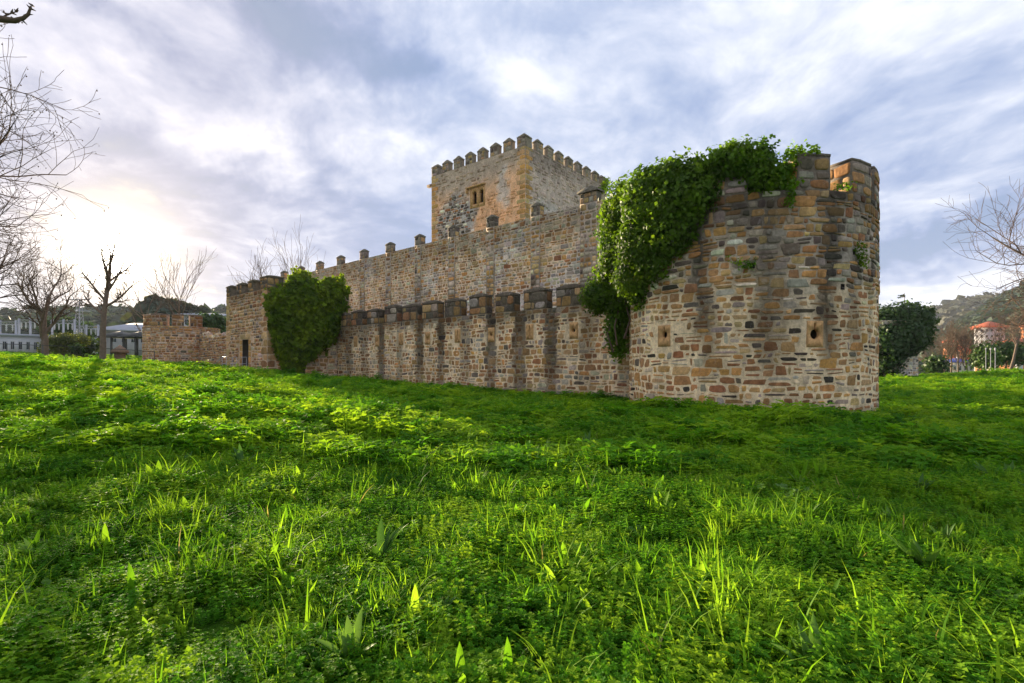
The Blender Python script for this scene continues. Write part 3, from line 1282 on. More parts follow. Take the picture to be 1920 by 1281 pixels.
def build_keep():
    root = empty('keep')
    tag(root, 'tall square stone keep with pointed merlons, orange corner quoins and a twin arched window', 'castle keep')
    FL = Plane(KC, KL, -KR)
    FR = Plane(KC, KR, -KL)
    BL = Plane(KC + KL * KA, KR, KL)
    BR = Plane(KC + KR * KB, KL, KR)
    rng = np.random.RandomState(14)

    def dark(u, v):
        u, v = np.asarray(u, float), np.asarray(v, float)
        return sst(.25, -.2, np.hypot((u - 8.2) / 2.6, (v - 13.9) / 2.6) - 1 + .35 * fn(u * .7, v * .7, s=1))

    def cml(u, v):
        u, v = np.asarray(u, float), np.asarray(v, float)
        c = np.array((.92, .54, .30)) * (1 + .14 * fn(u * .5, v * .7, s=2))[..., None]
        up = sst(15.5, 18.2, v + .8 * fn(u * .4, v * .4, s=0))[..., None]
        c = c * (1 - up) + np.array((.50, .40, .31)) * up
        w = sst(.15, -.25, np.hypot((u - 2.3) / .7, (v - 16.0) / 1.6) - 1 + .4 * fn(u * 1.6, v * 1.6, s=3))[..., None] * .7
        c = c * (1 - w) + np.array((.70, .66, .62)) * w
        d = dark(u, v)[..., None]
        c = c * (1 - d) + np.array((.46, .43, .40)) * d
        return c

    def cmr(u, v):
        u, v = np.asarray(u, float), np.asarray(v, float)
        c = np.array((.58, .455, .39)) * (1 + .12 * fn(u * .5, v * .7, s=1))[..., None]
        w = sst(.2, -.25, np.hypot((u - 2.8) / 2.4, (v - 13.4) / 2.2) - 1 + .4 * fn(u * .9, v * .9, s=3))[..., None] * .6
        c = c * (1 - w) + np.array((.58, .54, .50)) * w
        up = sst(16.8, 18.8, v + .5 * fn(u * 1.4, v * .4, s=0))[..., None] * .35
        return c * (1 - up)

    def csl(u, v, r):
        d = float(dark(u, v))
        if r.random() < d:
            return pick(r, {'soot': 3, 'dark': 1.5, 'grey': 2, 'rust': 2, 'white': 1})
        return np.array(cml(u, v)).reshape(3) * r.uniform(.62, 1.12) * np.array((1, .93, .85))

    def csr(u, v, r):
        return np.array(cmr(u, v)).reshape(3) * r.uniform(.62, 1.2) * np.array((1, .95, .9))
    WU, WZ = 5.24, 16.05
    wh = (WU - .88, WU + .88, WZ - .9, WZ + .86)
    mb = MB()
    us = np.r_[lin(0, KA, .3), wh[:2]]
    vs = np.r_[lin(5, KTOP, .3), wh[2:]]
    sheet(mb, FL, us, vs, [wh], cml, rough=.03)
    sheet(mb, FR, lin(0, KB, .3), lin(5, KTOP, .3), [], cmr, rough=.03)
    sheet(mb, BL, lin(0, KB, 1.5), lin(5, KTOP, 1.5), [], cmr, rough=0)
    sheet(mb, BR, lin(0, KA, 1.5), lin(5, KTOP, 1.5), [], cmr, rough=0)
    c4 = [FL.S(0, KTOP - .5, 0.), FL.S(KA, KTOP - .5, 0.), BL.S(KB, KTOP - .5, 0.), FR.S(KB, KTOP - .5, 0.)]
    mb.add(np.array(c4), [(0, 1, 2, 3)], (.3, .27, .22))
    # parapet thickness
    th = .5
    for s, L in ((FL, KA), (FR, KB), (BL, KB), (BR, KA)):
        P = s.S(np.array([0, L, L - th, th, th, L - th]), np.array([KTOP, KTOP, KTOP, KTOP, KTOP - .5, KTOP - .5]), np.array([0, 0, -th, -th, -th, -th]))
        mb.add(P, [(0, 1, 2, 3), (3, 2, 5, 4)], (.28, .25, .2))
    mb.obj('wall_core', M['mortar'], root)
    stuff = MB()
    for s, L, cs, sd in ((FL, KA, csl, 1), (FR, KB, csr, 2)):
        q = stone_quads(.55 if s is FL else .5, L - .6, 8.2, KTOP, .23, .34, rng, wave=.03)

        def keep(x, s=s):
            ce = x.mean(0)
            if s is FL:
                if inside(x, wh, .03):
                    return False
                p = .40 + .6 * float(dark(ce[0], ce[1])) + .3 * float(fn(ce[0] * .6, ce[1] * .6, s=0))
            else:
                p = .6 + .3 * float(fn(ce[0] * .6, ce[1] * .6, s=2))
            return rng.random() < p
        lay(s, q, cs, root, rng, 0, lambda u, v, r: r.uniform(.01, .05), lambda u, v, r: .012, keep, rings=2, mb=stuff, n=8)
    # quoins at the near corner and along the far left edge
    z = 8.6
    i = 0
    while z < KTOP - .1:
        h = rng.uniform(.34, .46)
        h = min(h, KTOP - z)
        la, lb = (.95, .55) if i % 2 else (.6, 1.0)
        col = pick(rng, {'orange': 4, 'tan': 2, 'brown': 1})
        if z > 15:
            col = col * .85
        for s, a, b in ((FL, -.02, la), (FR, -.02, lb)):
            qd = np.array([(a, z), (b, z), (b, z + h), (a, z + h)])
            stone_part(s, qd, rng, col * rng.uniform(.9, 1.1), .012, .035, root, 'quoin')
        lc = .95 if i % 2 else .6
        qd = np.array([(KA - lc, z), (KA + .02, z), (KA + .02, z + h), (KA - lc, z + h)])
        stone_part(FL, qd, rng, pick(rng, {'orange': 4, 'tan': 2}), .012, .035, root, 'quoin')
        z += h
        i += 1
    # merlons
    w = .85

    def kcs(u, v, r):
        return pick(r, {'grey': 3, 'tan': 2, 'soot': 1}) * .72

    def km(s, a, b, thk=.5):
        merlon(s, a, b, KTOP + .003, KTOP + .78, .40, thk, root, (.26, .22, .17), (.20, .175, .12), over=.03)
        qs = stone_quads(a, b, KTOP + .02, KTOP + .77, .26, .36, rng, wave=.004, split=0, slant=0)
        lay(s, qs, kcs, root, rng, 0, lambda u, v, r: .012, lambda u, v, r: .01, rings=2, mb=stuff, n=8, e=7)
    for k in range(8):
        a = k * (KA - w) / 7
        km(FL, a, a + w, w if k in (0, 7) else .5)
    for k in range(1, 9):
        a = k * (KB - w) / 8
        km(FR, a, a + w, w if k == 8 else .5)
    for k in range(1, 8):
        a = k * (KB - w) / 8
        merlon(BL, a, a + w, KTOP + .003, KTOP + .78, .40, .5, root, (.26, .22, .17), (.20, .175, .12), over=.03)
    o = stuff.obj('stonework', M['stone'], root, smooth=True)
    o['kind'] = 'stuff'
    # twin arched window
    fr = MB()
    D = .04
    ua, ub, za, zb = wh
    lights = [(WU - .47, .24), (WU + .33, .24)]
    # plate with two arched openings: built from vertical strips
    def arch_top(u):
        for c, r in lights:
            if abs(u - c) < r:
                return (za + .30, WZ + .28 + math.sqrt(max(r * r - (u - c) ** 2, 0)) * 1.15)
        return None
    xs = sorted(set([ua, ub] + [c + r * math.cos(t) for c, r in lights for t in np.linspace(0, math.pi, 11)]))
    for x0, x1 in zip(xs[:-1], xs[1:]):
        m = arch_top((x0 + x1) / 2)
        segs = [(za, zb)] if m is None else [(za, m[0]), (m[1], zb)]
        for s0, s1 in segs:
            if x1 - x0 > 1e-4:
                V = [FL.S(x, zz, d) for d in (-.30, D) for zz in (s0, s1) for x in (x0, x1)]
                fr.add(np.array(V), BOXF, (.5, .28, .12))
    win = fr.obj('window_surround', M['slab'], root)
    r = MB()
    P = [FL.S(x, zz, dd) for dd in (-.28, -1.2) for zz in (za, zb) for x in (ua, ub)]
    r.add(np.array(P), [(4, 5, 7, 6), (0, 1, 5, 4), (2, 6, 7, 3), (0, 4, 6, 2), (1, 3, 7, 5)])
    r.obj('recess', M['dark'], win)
    hm = MB()
    V = [FL.S(x, zz, d) for d in (-.02, .22) for zz in (zb + .01, zb + .13) for x in (ua - .05, ub + .38)]
    hm.add(np.array(V), BOXF, (.4, .25, .12))
    V = [FL.S(x, zz, d) for d in (-.02, .2) for zz in (zb - .35, zb + .008) for x in (ub + .26, ub + .38)]
    hm.add(np.array(V), BOXF, (.4, .25, .12))
    hm.obj('hood_mould', M['slab'], win)
    bm = MB()
    V = [BL.S(x, zz, d) for d in (-.3, .95) for zz in (KTOP - .72, KTOP - .50) for x in (.25, .55)]
    bm.add(np.array(V), BOXF)
    bm.obj('beam', M['wood'], root)
    bm = MB()
    V = [BR.S(x, zz, d) for d in (-.3, .6) for zz in (KTOP - 2.0, KTOP - 1.8) for x in (.2, .45)]
    bm.add(np.array(V), BOXF)
    bm.obj('beam', M['wood'], root)


build_keep()

# ------------------------------------------------------------------ gate tower
GQ = np.array([-14.94, 32.06])


def build_gate_tower():
    root = empty('gate_tower')
    tag(root, 'square rubble gate tower with dark doorway, half hidden by heart shaped ivy', 'tower')
    FL = Plane(GQ, DL, -DR)
    FR = Plane(GQ, DR, -DL)
    LA, LB = 6.7, 4.66
    SILL = 6.25
    BL = Plane(GQ + DL * LA, DR, DL)
    rng = np.random.RandomState(15)

    def cm(u, v):
        u, v = np.asarray(u, float), np.asarray(v, float)
        c = np.array((.66, .48, .33)) * (1 + .15 * fn(u * .7, v * .7, s=1))[..., None]
        s = sst(5.2, 6.3, v + .4 * fn(u, v, s=2))[..., None] * .5
        return c * (1 - s)

    def cmr(u, v):
        return cm(u, v) * 1.05

    def cs(u, v, r):
        c = pick(r, {'brown': 4, 'rust': 2, 'tan': 2, 'grey': 1.5, 'soot': 1})
        return c * (1 - .45 * float(sst(5.2, 6.3, v)))

    def cs2(u, v, r):
        return pick(r, {'grey': 3, 'pale': 2, 'brown': 2, 'tan': 1.5, 'rust': 1})
    door = (2.85, 3.85, .3, 3.2)
    mb = MB()
    sheet(mb, FL, np.r_[lin(0, LA, .25), door[:2]], np.r_[lin(-.5, SILL, .25), door[2:]], [door], cm, rough=.015)
    sheet(mb, FR, lin(0, LB + .9, .25), lin(-.5, SILL, .25), [], cmr, rough=.015)
    sheet(mb, BL, lin(0, LB + .9, 1), lin(-.5, SILL, 1), [], cm, rough=0)
    th = .45
    for s, L in ((FL, LA), (FR, LB + .9), (BL, LB + .9)):
        P = s.S(np.array([0, L, L, 0, 0, L]), np.array([SILL, SILL, SILL, SILL, SILL - .9, SILL - .9]), np.array([0, 0, -th, -th, -th, -th]))
        mb.add(P, [(0, 1, 2, 3), (3, 2, 5, 4)], (.16, .14, .1))
    c4 = [FL.S(0, SILL - .9, 0.), FL.S(LA, SILL - .9, 0.), BL.S(LB + .9, SILL - .9, 0.), FR.S(LB + .9, SILL - .9, 0.)]
    mb.add(np.array(c4), [(0, 1, 2, 3)], (.16, .14, .1))
    mb.obj('wall_core', M['mortar'], root)
    stuff = MB()
    surr = (door[0] - .4, door[1] + .45, door[2], door[3] + .4)
    keep = lambda q: not inside(q, surr, -.02) and q[:, 0].min() > .5 and q[:, 0].max() < LA - .4
    lay(FL, stone_quads(0, LA, .2, SILL, .2, .30, rng), cs, root, rng, 0, lambda u, v, r: r.uniform(.01, .04), lambda u, v, r: r.uniform(.01, .022), keep, rings=2, mb=stuff, n=9)
    lay(FR, stone_quads(0, LB + .85, -.3, SILL, .2, .30, rng), cs2, root, rng, 0, lambda u, v, r: r.uniform(.01, .04), lambda u, v, r: r.uniform(.01, .022), lambda q: q[:, 0].min() > .5, rings=2, mb=stuff, n=9)
    z, i = .1, 0
    while z < SILL - .05:
        h = min(rng.uniform(.3, .5), SILL - z)
        la, lb = (.9, .5) if i % 2 else (.55, .85)
        col = pick(rng, {'brown': 3, 'tan': 2, 'rust': 2})
        for s, b in ((FL, la), (FR, lb)):
            stone_part(s, np.array([(-.02, z), (b, z), (b, z + h), (-.02, z + h)]), rng, col, .012, .03, root, 'quoin')
        lc = .7 if i % 2 else .45
        stone_part(FL, np.array([(LA - lc, z), (LA + .02, z), (LA + .02, z + h), (LA - lc, z + h)]), rng, pick(rng, {'tan': 3, 'brown': 2}), .012, .03, root, 'quoin')
        z += h
        i += 1
    z = .35
    while z < door[3] - .05:
        h = min(rng.uniform(.34, .5), door[3] - z)
        for a, b in ((door[0] - .4, door[0]), (door[1], door[1] + .45)):
            stone_part(FL, np.array([(a, z), (b, z), (b, z + h), (a, z + h)]), rng, pick(rng, {'orange': 3, 'tan': 2, 'brown': 1}), .01, .03, root, 'jamb_stone')
        z += h
    for a, b in ((door[0] - .35, 3.3), (3.3, door[1] + .4)):
        stone_part(FL, np.array([(a, door[3]), (b, door[3]), (b, door[3] + .38), (a, door[3] + .38)]), rng, pick(rng, {'orange': 3, 'tan': 2}), .01, .035, root, 'lintel_stone')
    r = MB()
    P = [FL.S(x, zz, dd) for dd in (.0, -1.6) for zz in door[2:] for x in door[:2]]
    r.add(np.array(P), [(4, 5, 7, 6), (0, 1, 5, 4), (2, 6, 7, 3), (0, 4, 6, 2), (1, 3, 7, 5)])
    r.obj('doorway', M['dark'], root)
    mk = dict(th=.42)
    for s, a, b, zz in ((FL, 0, 1.0, .68), (FL, 2.1, 2.95, .62), (FL, 4.0, 4.82, .62), (FL, 5.85, 6.7, .62), (FR, 1.75, 2.75, .6), (FR, 3.6, 4.66, .6)):
        merlon(s, a, b, SILL + .004, SILL + zz, .2, 1.0 if (s is FL and a == 0) else .45, root, (.16, .13, .095), (.10, .085, .05))
        lay(s, stone_quads(a, b, SILL + .01, SILL + zz, .26, .34, rng, wave=.005, split=0), lambda u, v, r: pick(r, {'brown': 2, 'soot': 2, 'tan': 1}) * .7, root, rng, 0, lambda u, v, r: .02, lambda u, v, r: .01, rings=2, mb=stuff)
        if a == 0:
            lay(FR, stone_quads(0, 1.0, SILL + .01, SILL + zz, .26, .34, rng, wave=.005, split=0), lambda u, v, r: pick(r, {'brown': 2, 'soot': 2, 'tan': 1}) * .7, root, rng, 0, lambda u, v, r: .02, lambda u, v, r: .01, rings=2, mb=stuff)
    o = stuff.obj('stonework', M['stone'], root, smooth=True)
    o['kind'] = 'stuff'
    # stair down from the door along the wall with two metal handrails
    st = empty('entrance_stair')
    tag(st, 'short stone stair with galvanised handrails descending left below the gate tower doorway', 'stair')
    for k in range(7):
        zt = 1.28 - .16 * k
        a = 3.0 + .36 * k
        s = MB()
        V = [FL.S(x, zz, d) for d in (.05, 1.5) for zz in (-.3, zt) for x in (a if k else 2.4, a + .358)]
        s.add(np.array(V), BOXF)
        s.obj('step', M['grey'], st)
    for d in (.25, .85, 1.45):
        rl = MB()
        pts = [FL.S(x, zz, d) for x, zz in ((2.5, 2.05), (3.2, 2.05), (5.6, 1.30), (6.4, 1.30))]
        rl.tube(pts, .018, 6)
        rl.tube([p - np.array([0, 0, .42]) for p in pts], .012, 6)
        for x, zz in ((2.5, 2.05), (3.2, 2.05), (4.4, 1.68), (5.6, 1.30), (6.4, 1.3)):
            p = FL.S(x, zz, d)
            rl.tube([p - np.array([0, 0, 1.2]), p], .014, 6)
        rl.obj('handrail', M['metal'], st)


build_gate_tower()

# ------------------------------------------------------------------ far left turret and ruined wall
def small_tower(C, R, z0, sill, mer_px, label, cmcol, csf, u0, u1, rh, sw, seed, mh=1.0, nparts=0, extra=()):
    root = empty('round_tower')
    tag(root, label, 'tower')
    T = Cyl(C, R)
    rng = np.random.RandomState(seed)
    cm = lambda u, v: cmcol * (1 + .15 * fn(np.asarray(u) * .8, np.asarray(v) * .8, s=1))[..., None] * (1 - .4 * sst(sill - 1.2, sill, v))[..., None]
    mb = MB()
    sheet(mb, T, lin(u0, u1, .3), lin(z0 - 1, sill, .3), [], cm, rough=.015)
    sheet(mb, T, lin(u1, u0 + 2 * math.pi * R, .9), lin(z0 - 1, sill, 1.5), [], cm, rough=0)
    th = .6
    a = np.linspace(0, 2 * math.pi, 49)[:-1] * R
    V = np.concatenate([T.S(a, sill, 0.), T.S(a, sill, -th), T.S(a, sill - .9, -th), np.array([[C[0], C[1], sill - .9]])])
    n = 48
    fs = []
    for j in range(n):
        j2 = (j + 1) % n
        fs += [(j, j2, n + j2, n + j), (n + j, n + j2, 2 * n + j2, 2 * n + j), (2 * n + j, 2 * n + j2, 3 * n)]
    mb.add(V, fs, tuple(cmcol * .5))
    mb.obj('wall_core', M['mortar'], root)
    stuff = MB()
    lay(T, stone_quads(u0, u1, z0 - .2, sill, rh, sw, rng), csf, root, rng, nparts, lambda u, v, r: r.uniform(.01, .04), lambda u, v, r: r.uniform(.01, .022), rings=2, mb=stuff, n=8)
    ms = [(T.u_at(a), T.u_at(b)) for a, b in mer_px] + list(extra)
    for ua, ub in ms:
        merlon(T, ua, ub, sill - .004, sill + mh, .14, th, root, tuple(cmcol * .6), tuple(cmcol * .35))
        lay(T, stone_quads(ua, ub, sill + .01, sill + mh, .28, .36, rng, wave=.004), lambda u, v, r: csf(u, v, r) * .7, root, rng, 0, lambda u, v, r: .02, lambda u, v, r: .012, rings=2, mb=stuff, n=8)
    o = stuff.obj('stonework', M['stone'], root, smooth=True)
    o['kind'] = 'stuff'
    return T


cs_brown = lambda u, v, r: pick(r, {'brown': 4, 'rust': 2, 'tan': 2, 'grey': 1, 'soot': 1})
cs_pale = lambda u, v, r: pick(r, {'grey': 3, 'pale': 3, 'tan': 1.5, 'blue': 1, 'soot': 1})
FART = small_tower((-32.9, 52.5), 3.3, 1.2, 5.2, [(268.5, 312), (322, 345), (357, 380)], 'round brown stone turret at the far left end of the outer wall',
                   np.array((.64, .46, .34)), cs_brown, -math.radians(200) * 3.3, math.radians(20) * 3.3, .21, .33, 21, 1.02)
RT = small_tower((37.9, 55.4), 3.9, .2, 5.9, [], 'distant round tower smothered in dark ivy with bare pale rubble at its right foot',
                 np.array((.68, .62, .53)), cs_pale, -math.radians(180) * 3.9, math.radians(20) * 3.9, .22, .36, 22, 1.0,
                 extra=[(math.radians(a) * 3.9, math.radians(a + 16) * 3.9) for a in range(0, 150, 28)])


def build_ruined_wall():
    root = empty('ruined_wall')
    tag(root, 'low ruined wall with a crumbling ragged top running between the far turret and the gate tower', 'castle wall')
    A, B = np.array([-30.6, 51.2]), np.array([-18.2, 38.2])
    L = np.linalg.norm(B - A)
    D = (B - A) / L
    N = np.array([D[1], -D[0]])
    if N @ A > 0:
        N = -N
    W = Plane(A, D, N)
    rng = np.random.RandomState(23)
    top = lambda u: 4.45 + .28 * float(fn(u * 1.3, 0, s=1)) + .16 * float(fn(u * 4, 0, s=2)) - (.035 * u)
    mb = MB()
    us = lin(0, L, .25)
    for a, b in zip(us[:-1], us[1:]):
        t0, t1 = top(a) - .12, top(b) - .12
        V = W.S(np.array([a, b, b, a, a, b, b, a]), np.array([0, 0, t1, t0, 0, 0, t1, t0]), np.array([0, 0, 0, 0, -.7, -.7, -.7, -.7]))
        mb.add(V, [(0, 1, 2, 3), (3, 2, 6, 7), (5, 4, 7, 6)], (.50, .38, .28))
    mb.obj('wall_core', M['mortar'], root)
    st = MB()
    lay(W, stone_quads(0, L, .6, 5.0, .2, .33, rng), cs_brown, root, rng, 0, lambda u, v, r: r.uniform(.02, .06), lambda u, v, r: r.uniform(.01, .022), lambda q: q[:, 1].max() < top(q[:, 0].mean()) + .02, rings=2, mb=st, n=8)
    # loose rubble heads along the top
    for k in range(150):
        u = rng.uniform(.2, L - .2)
        zt = top(u) - .10
        r = rng.uniform(.09, .22)
        c = W.S(u, zt, rng.uniform(-.6, -.05))
        ico = np.array([(0, 0, 1), (.9, 0, .3), (.2, .85, .35), (-.8, .5, .3), (-.7, -.6, .3), (.3, -.9, .25), (.7, .5, -.5), (-.4, .8, -.5), (-.9, 0, -.5), (-.2, -.8, -.5), (.7, -.6, -.5)]) * rng.uniform(.75, 1.2, (11, 1)) * np.array([1.2, 1.2, .8]) * r
        st.add(ico + c, [(0, 1, 2), (0, 2, 3), (0, 3, 4), (0, 4, 5), (0, 5, 1), (1, 6, 2), (2, 6, 7), (2, 7, 3), (3, 7, 8), (3, 8, 4), (4, 8, 9), (4, 9, 5), (5, 9, 10), (5, 10, 1), (1, 10, 6)], pick(rng, {'pale': 3, 'tan': 2, 'grey': 2}))
    o = st.obj('stonework', M['stone'], root)
    o['kind'] = 'stuff'


build_ruined_wall()
# ------------------------------------------------------------------ leaves, ivy, trees
def leaf_mesh(name, P, Nn, size, mat, col=None, rng=None, elong=1.25, fold=.25, droop=.35):
    """diamond leaves folded along the midrib, vectorised"""
    n = len(P)
    Nn = Nn / (np.linalg.norm(Nn, axis=1)[:, None] + 1e-9)
    r = rng.normal(size=(n, 3))
    r[:, 2] -= droop * 2
    t = r - (r * Nn).sum(1)[:, None] * Nn
    t /= np.linalg.norm(t, axis=1)[:, None] + 1e-9
    b = np.cross(Nn, t)
    s = np.broadcast_to(np.asarray(size, float), (n,))[:, None]
    V = np.stack([P - t * s * .5 * elong, P + b * s * .5 + Nn * s * fold * .5 - t * s * .1, P + t * s * .5 * elong, P - b * s * .5 + Nn * s * fold * .5 - t * s * .1], 1).reshape(-1, 3)
    i = np.arange(n)[:, None] * 4
    Fq = np.concatenate([i + np.array([[0, 1, 2]]), i + np.array([[0, 2, 3]])])
    me = bpy.data.meshes.new(name)
    fast_mesh(me, V, Fq)
    if col is not None:
        at = me.color_attributes.new('Col', 'FLOAT_COLOR', 'POINT')
        C = np.ones((n, 4, 4), np.float32)
        C[:, :, :3] = col[:, None, :]
        at.data.foreach_set('color', C.ravel())
    me.materials.append(mat)
    return me


def shell(rng, c, r, dens, sprig=9, spread=.16, rough=.12):
    """sprigs of leaves over an ellipsoid"""
    r = np.asarray(r, float)
    area = 4 * math.pi * ((r[0] * r[1]) ** 1.6 / 3 + (r[0] * r[2]) ** 1.6 / 3 + (r[1] * r[2]) ** 1.6 / 3) ** (1 / 1.6)
    n = max(int(area * dens / sprig), 3)
    d = rng.normal(size=(n, 3))
    d /= np.linalg.norm(d, axis=1)[:, None]
    lump = 1 + rough * fn(d[:, 0] * 3 + c[0], d[:, 1] * 3 + c[1], d[:, 2] * 3 + c[2], s=1)
    k = lump * (1 - np.abs(rng.normal(0, .10, n)))
    ctr = c + d * r * k[:, None]
    P = np.repeat(ctr, sprig, 0) + rng.normal(0, 1, (n * sprig, 3)) * spread * .5
    N = np.repeat(d / r, sprig, 0)
    N /= np.linalg.norm(N, axis=1)[:, None]
    N = N + rng.normal(0, .45, N.shape)
    N[:, 2] += .25
    tone = np.repeat(rng.uniform(.7, 1.3, n), sprig) * rng.uniform(.85, 1.15, n * sprig)
    return P, N, tone


def blob_plant(name, label, cat, blobs, dens, size, mat, seed, loc=None, part='foliage', sprays=0, group=None, tint=(1, 1, 1)):
    rng = np.random.RandomState(seed)
    Ps, Ns, Ts = [], [], []
    for b in blobs:
        c, r = np.array(b[0], float), b[1]
        P, N, T = shell(rng, c, r, dens, spread=max(size * 1.9, .08))
        T = T * rng.uniform(.85, 1.15)
        Ps.append(P)
        Ns.append(N)
        Ts.append(T)
        for _ in range(sprays):
            d = rng.normal(size=3)
            d[2] = abs(d[2]) + .5
            d /= np.linalg.norm(d)
            m = 14
            s = c + d * np.array(r) * rng.uniform(.9, 1.0)
            P = s + d * np.linspace(0, rng.uniform(.2, .42), m)[:, None] + rng.normal(0, .05, (m, 3))
            Ps.append(P)
            Ns.append(rng.normal(0, 1, (m, 3)) + d)
            Ts.append(np.full(m, 1.2))
    P, N, T = np.concatenate(Ps), np.concatenate(Ns), np.concatenate(Ts)
    col = T[:, None] * np.array(tint)
    root = empty(name)
    tag(root, label, cat, group)
    me = leaf_mesh(part, P, N, rng.uniform(.7, 1.3, len(P)) * size, mat, col, rng)
    o = link(bpy.data.objects.new(part, me), root)
    o['kind'] = 'stuff'
    return root, rng


def px_blob(px, py, Y, rx, ry, rd=None):
    c = (*ray(px, Y), zpix(py, Y))
    k = Y / F
    return (c, (rx * k, (rd or min(rx, 55) * k * .9), ry * k))


def px3(px, py, Y, rx, ry):
    if px > 1184:
        u = TOWER.u_at(px)
        s = TOWER.S(u, 0.0, 0.0)
        Y = float(s[1]) + (.15 if py < 352 else -.12)
    a = px_blob(px, py, Y, rx, ry)
    return (a[0], (a[1][0] * 1.12, min(a[1][1] * 1.1, .95), a[1][2] * 1.12))


def build_ivy():
    bl = [(1178, 396, 18.6, 44, 42), (1163, 440, 18.9, 36, 46), (1172, 500, 18.8, 44, 42), (1222, 362, 17.8, 44, 38), (1225, 400, 17.6, 50, 48),
          (1215, 460, 17.7, 50, 46), (1198, 518, 18.0, 40, 38), (1278, 338, 16.9, 44, 32), (1278, 378, 16.7, 44, 42), (1258, 435, 16.9, 42, 42),
          (1232, 490, 17.3, 32, 34), (1318, 338, 16.1, 30, 26), (1310, 365, 16.1, 34, 34), (1290, 412, 16.3, 24, 34), (1136, 545, 19.5, 30, 30),
          (1118, 562, 19.9, 22, 22), (1165, 562, 19.0, 26, 34), (1160, 610, 19.2, 20, 30), (1158, 645, 19.3, 14, 22), (1200, 555, 18.2, 16, 20), (1250, 336, 17.4, 30, 22)]
    root, rng = blob_plant('ivy', 'huge bright green ivy mass hanging over the left flank of the near round tower', 'ivy',
                           [px3(*b) for b in bl], 400, .10, M['ivy'], 31, sprays=6, tint=(.95, .84, 1.1))
    st = MB()
    for k in range(9):
        px = 1150 + k * 14 + rng.uniform(-5, 5)
        pts = [(*ray(px + rng.uniform(-8, 8), 19.0 - k * .25), zpix(660 - j * 34 - k * 12, 19)) for j in range(7)]
        st.tube(pts, np.linspace(.035, .012, 7), 5)
    st.obj('stem', M['twig'], root)
    bl = [(1362, 308, 15.6, 30, 24), (1392, 298, 15.5, 34, 24), (1418, 304, 15.4, 26, 22), (1424, 324, 15.2, 22, 20), (1400, 316, 15.1, 26, 16), (1345, 322, 15.7, 14, 14),
          (1440, 346, 14.9, 24, 14), (1460, 338, 14.9, 16, 16), (1418, 348, 14.9, 18, 12), (1384, 322, 15.0, 24, 12), (1408, 336, 15.0, 16, 14)]
    blob_plant('ivy', 'dark green ivy bush perched on the battlement of the near round tower', 'ivy', [px3(*b) for b in bl], 430, .095, M['ivy'], 32, sprays=6, tint=(.62, .66, .9))
    bl = [(1480, 306, 15.3, 10, 16), (1478, 335, 15.0, 13, 18), (1508, 286, 15.3, 22, 2), (1484, 372, 14.6, 6, 16)]
    blob_plant('ivy', 'thin ivy creeping over the left tall merlon of the near round tower', 'ivy', [px3(*b) for b in bl], 420, .08, M['ivy'], 33, sprays=2, tint=(.8, .85, .8))
    # small sprigs rooted in the joints
    for i, (lab, bs, tint) in enumerate([
            ('yellow green plant hanging from a hole at the right side of the round tower', [(1612, 462, 14.65, 4, 10), (1616, 480, 14.68, 6, 12), (1621, 495, 14.72, 4, 8)], (1.7, 1.3, .6)),
            ('little dark fern tuft in a joint in the middle of the round tower', [(1408, 492, 14.6, 7, 7), (1396, 502, 14.65, 6, 4)], (.8, 1, .8)),
            ('thin green creeper strand across the upper left of the round tower', [(1362, 483, 15.0, 8, 3), (1376, 488, 14.9, 8, 3), (1388, 493, 14.8, 6, 3)], (.9, 1, .6)),
            ('small grass tuft in the gap between the two tall merlons', [(1575, 352, 14.6, 8, 3), (1590, 350, 14.7, 7, 4)], (.9, 1, .6)),
            ('sprig of ivy under the big ivy mass on the round tower', [(1238, 548, 16.6, 4, 6)], (1.3, 1.2, .6)),
            ('plant growing on the far right corner of the keep battlement', [(1137, 345, 51.4, 6, 13), (1131, 352, 51.0, 5, 8)], (1.1, 1.1, .6)),
            ('small green clump below the battlement of the keep right face', [(1124, 357, 50.8, 4, 3)], (1.1, 1.1, .6))]):
        sz = .06 if i < 5 else .14
        blob_plant('wall_plant', lab, 'plant', [px_blob(*b) for b in bs], 500 if i < 5 else 120, sz, M['ivy'], 40 + i, tint=tint)
    # heart shaped ivy on the gate tower
    rng = np.random.RandomState(35)
    poly = np.array([(506, 562), (516, 548), (538, 543), (545, 524), (558, 516), (574, 520), (586, 532), (600, 536), (612, 529), (628, 527), (643, 532), (645, 560), (640, 590), (633, 618), (618, 642),
                     (596, 660), (574, 676), (562, 692), (556, 706), (534, 706), (528, 672), (516, 640), (508, 605)], float)
    root = empty('ivy')
    tag(root, 'dense heart shaped ivy covering the right face of the square gate tower', 'ivy')

    def inpoly(x, y):
        c = np.zeros(len(x), bool)
        j = len(poly) - 1
        for i in range(len(poly)):
            xi, yi = poly[i]
            xj, yj = poly[j]
            m = ((yi > y) != (yj > y)) & (x < (xj - xi) * (y - yi) / (yj - yi + 1e-9) + xi)
            c ^= m
            j = i
        return c

    def edist(x, y):
        d = np.full(len(x), 1e9)
        for i in range(len(poly)):
            a, b = poly[i], poly[(i + 1) % len(poly)]
            ab = b - a
            t = np.clip(((x - a[0]) * ab[0] + (y - a[1]) * ab[1]) / (ab @ ab), 0, 1)
            d = np.minimum(d, np.hypot(x - a[0] - t * ab[0], y - a[1] - t * ab[1]))
        return d
    n = 30000
    x, y = rng.uniform(503, 647, n), rng.uniform(514, 708, n)
    k = inpoly(x, y)
    x, y = x[k], y[k]
    e = edist(x, y)
    bul = .12 + .85 * np.sqrt(1 - (1 - np.clip(e / 34, 0, 1)) ** 2) + .12 * fn(x * .11, y * .13, s=1) + .10 * fn(x * .37, y * .43, s=2) - np.abs(rng.normal(0, .06, len(x)))
    x = x + rng.normal(0, 2.2, len(x)) * (e < 8)
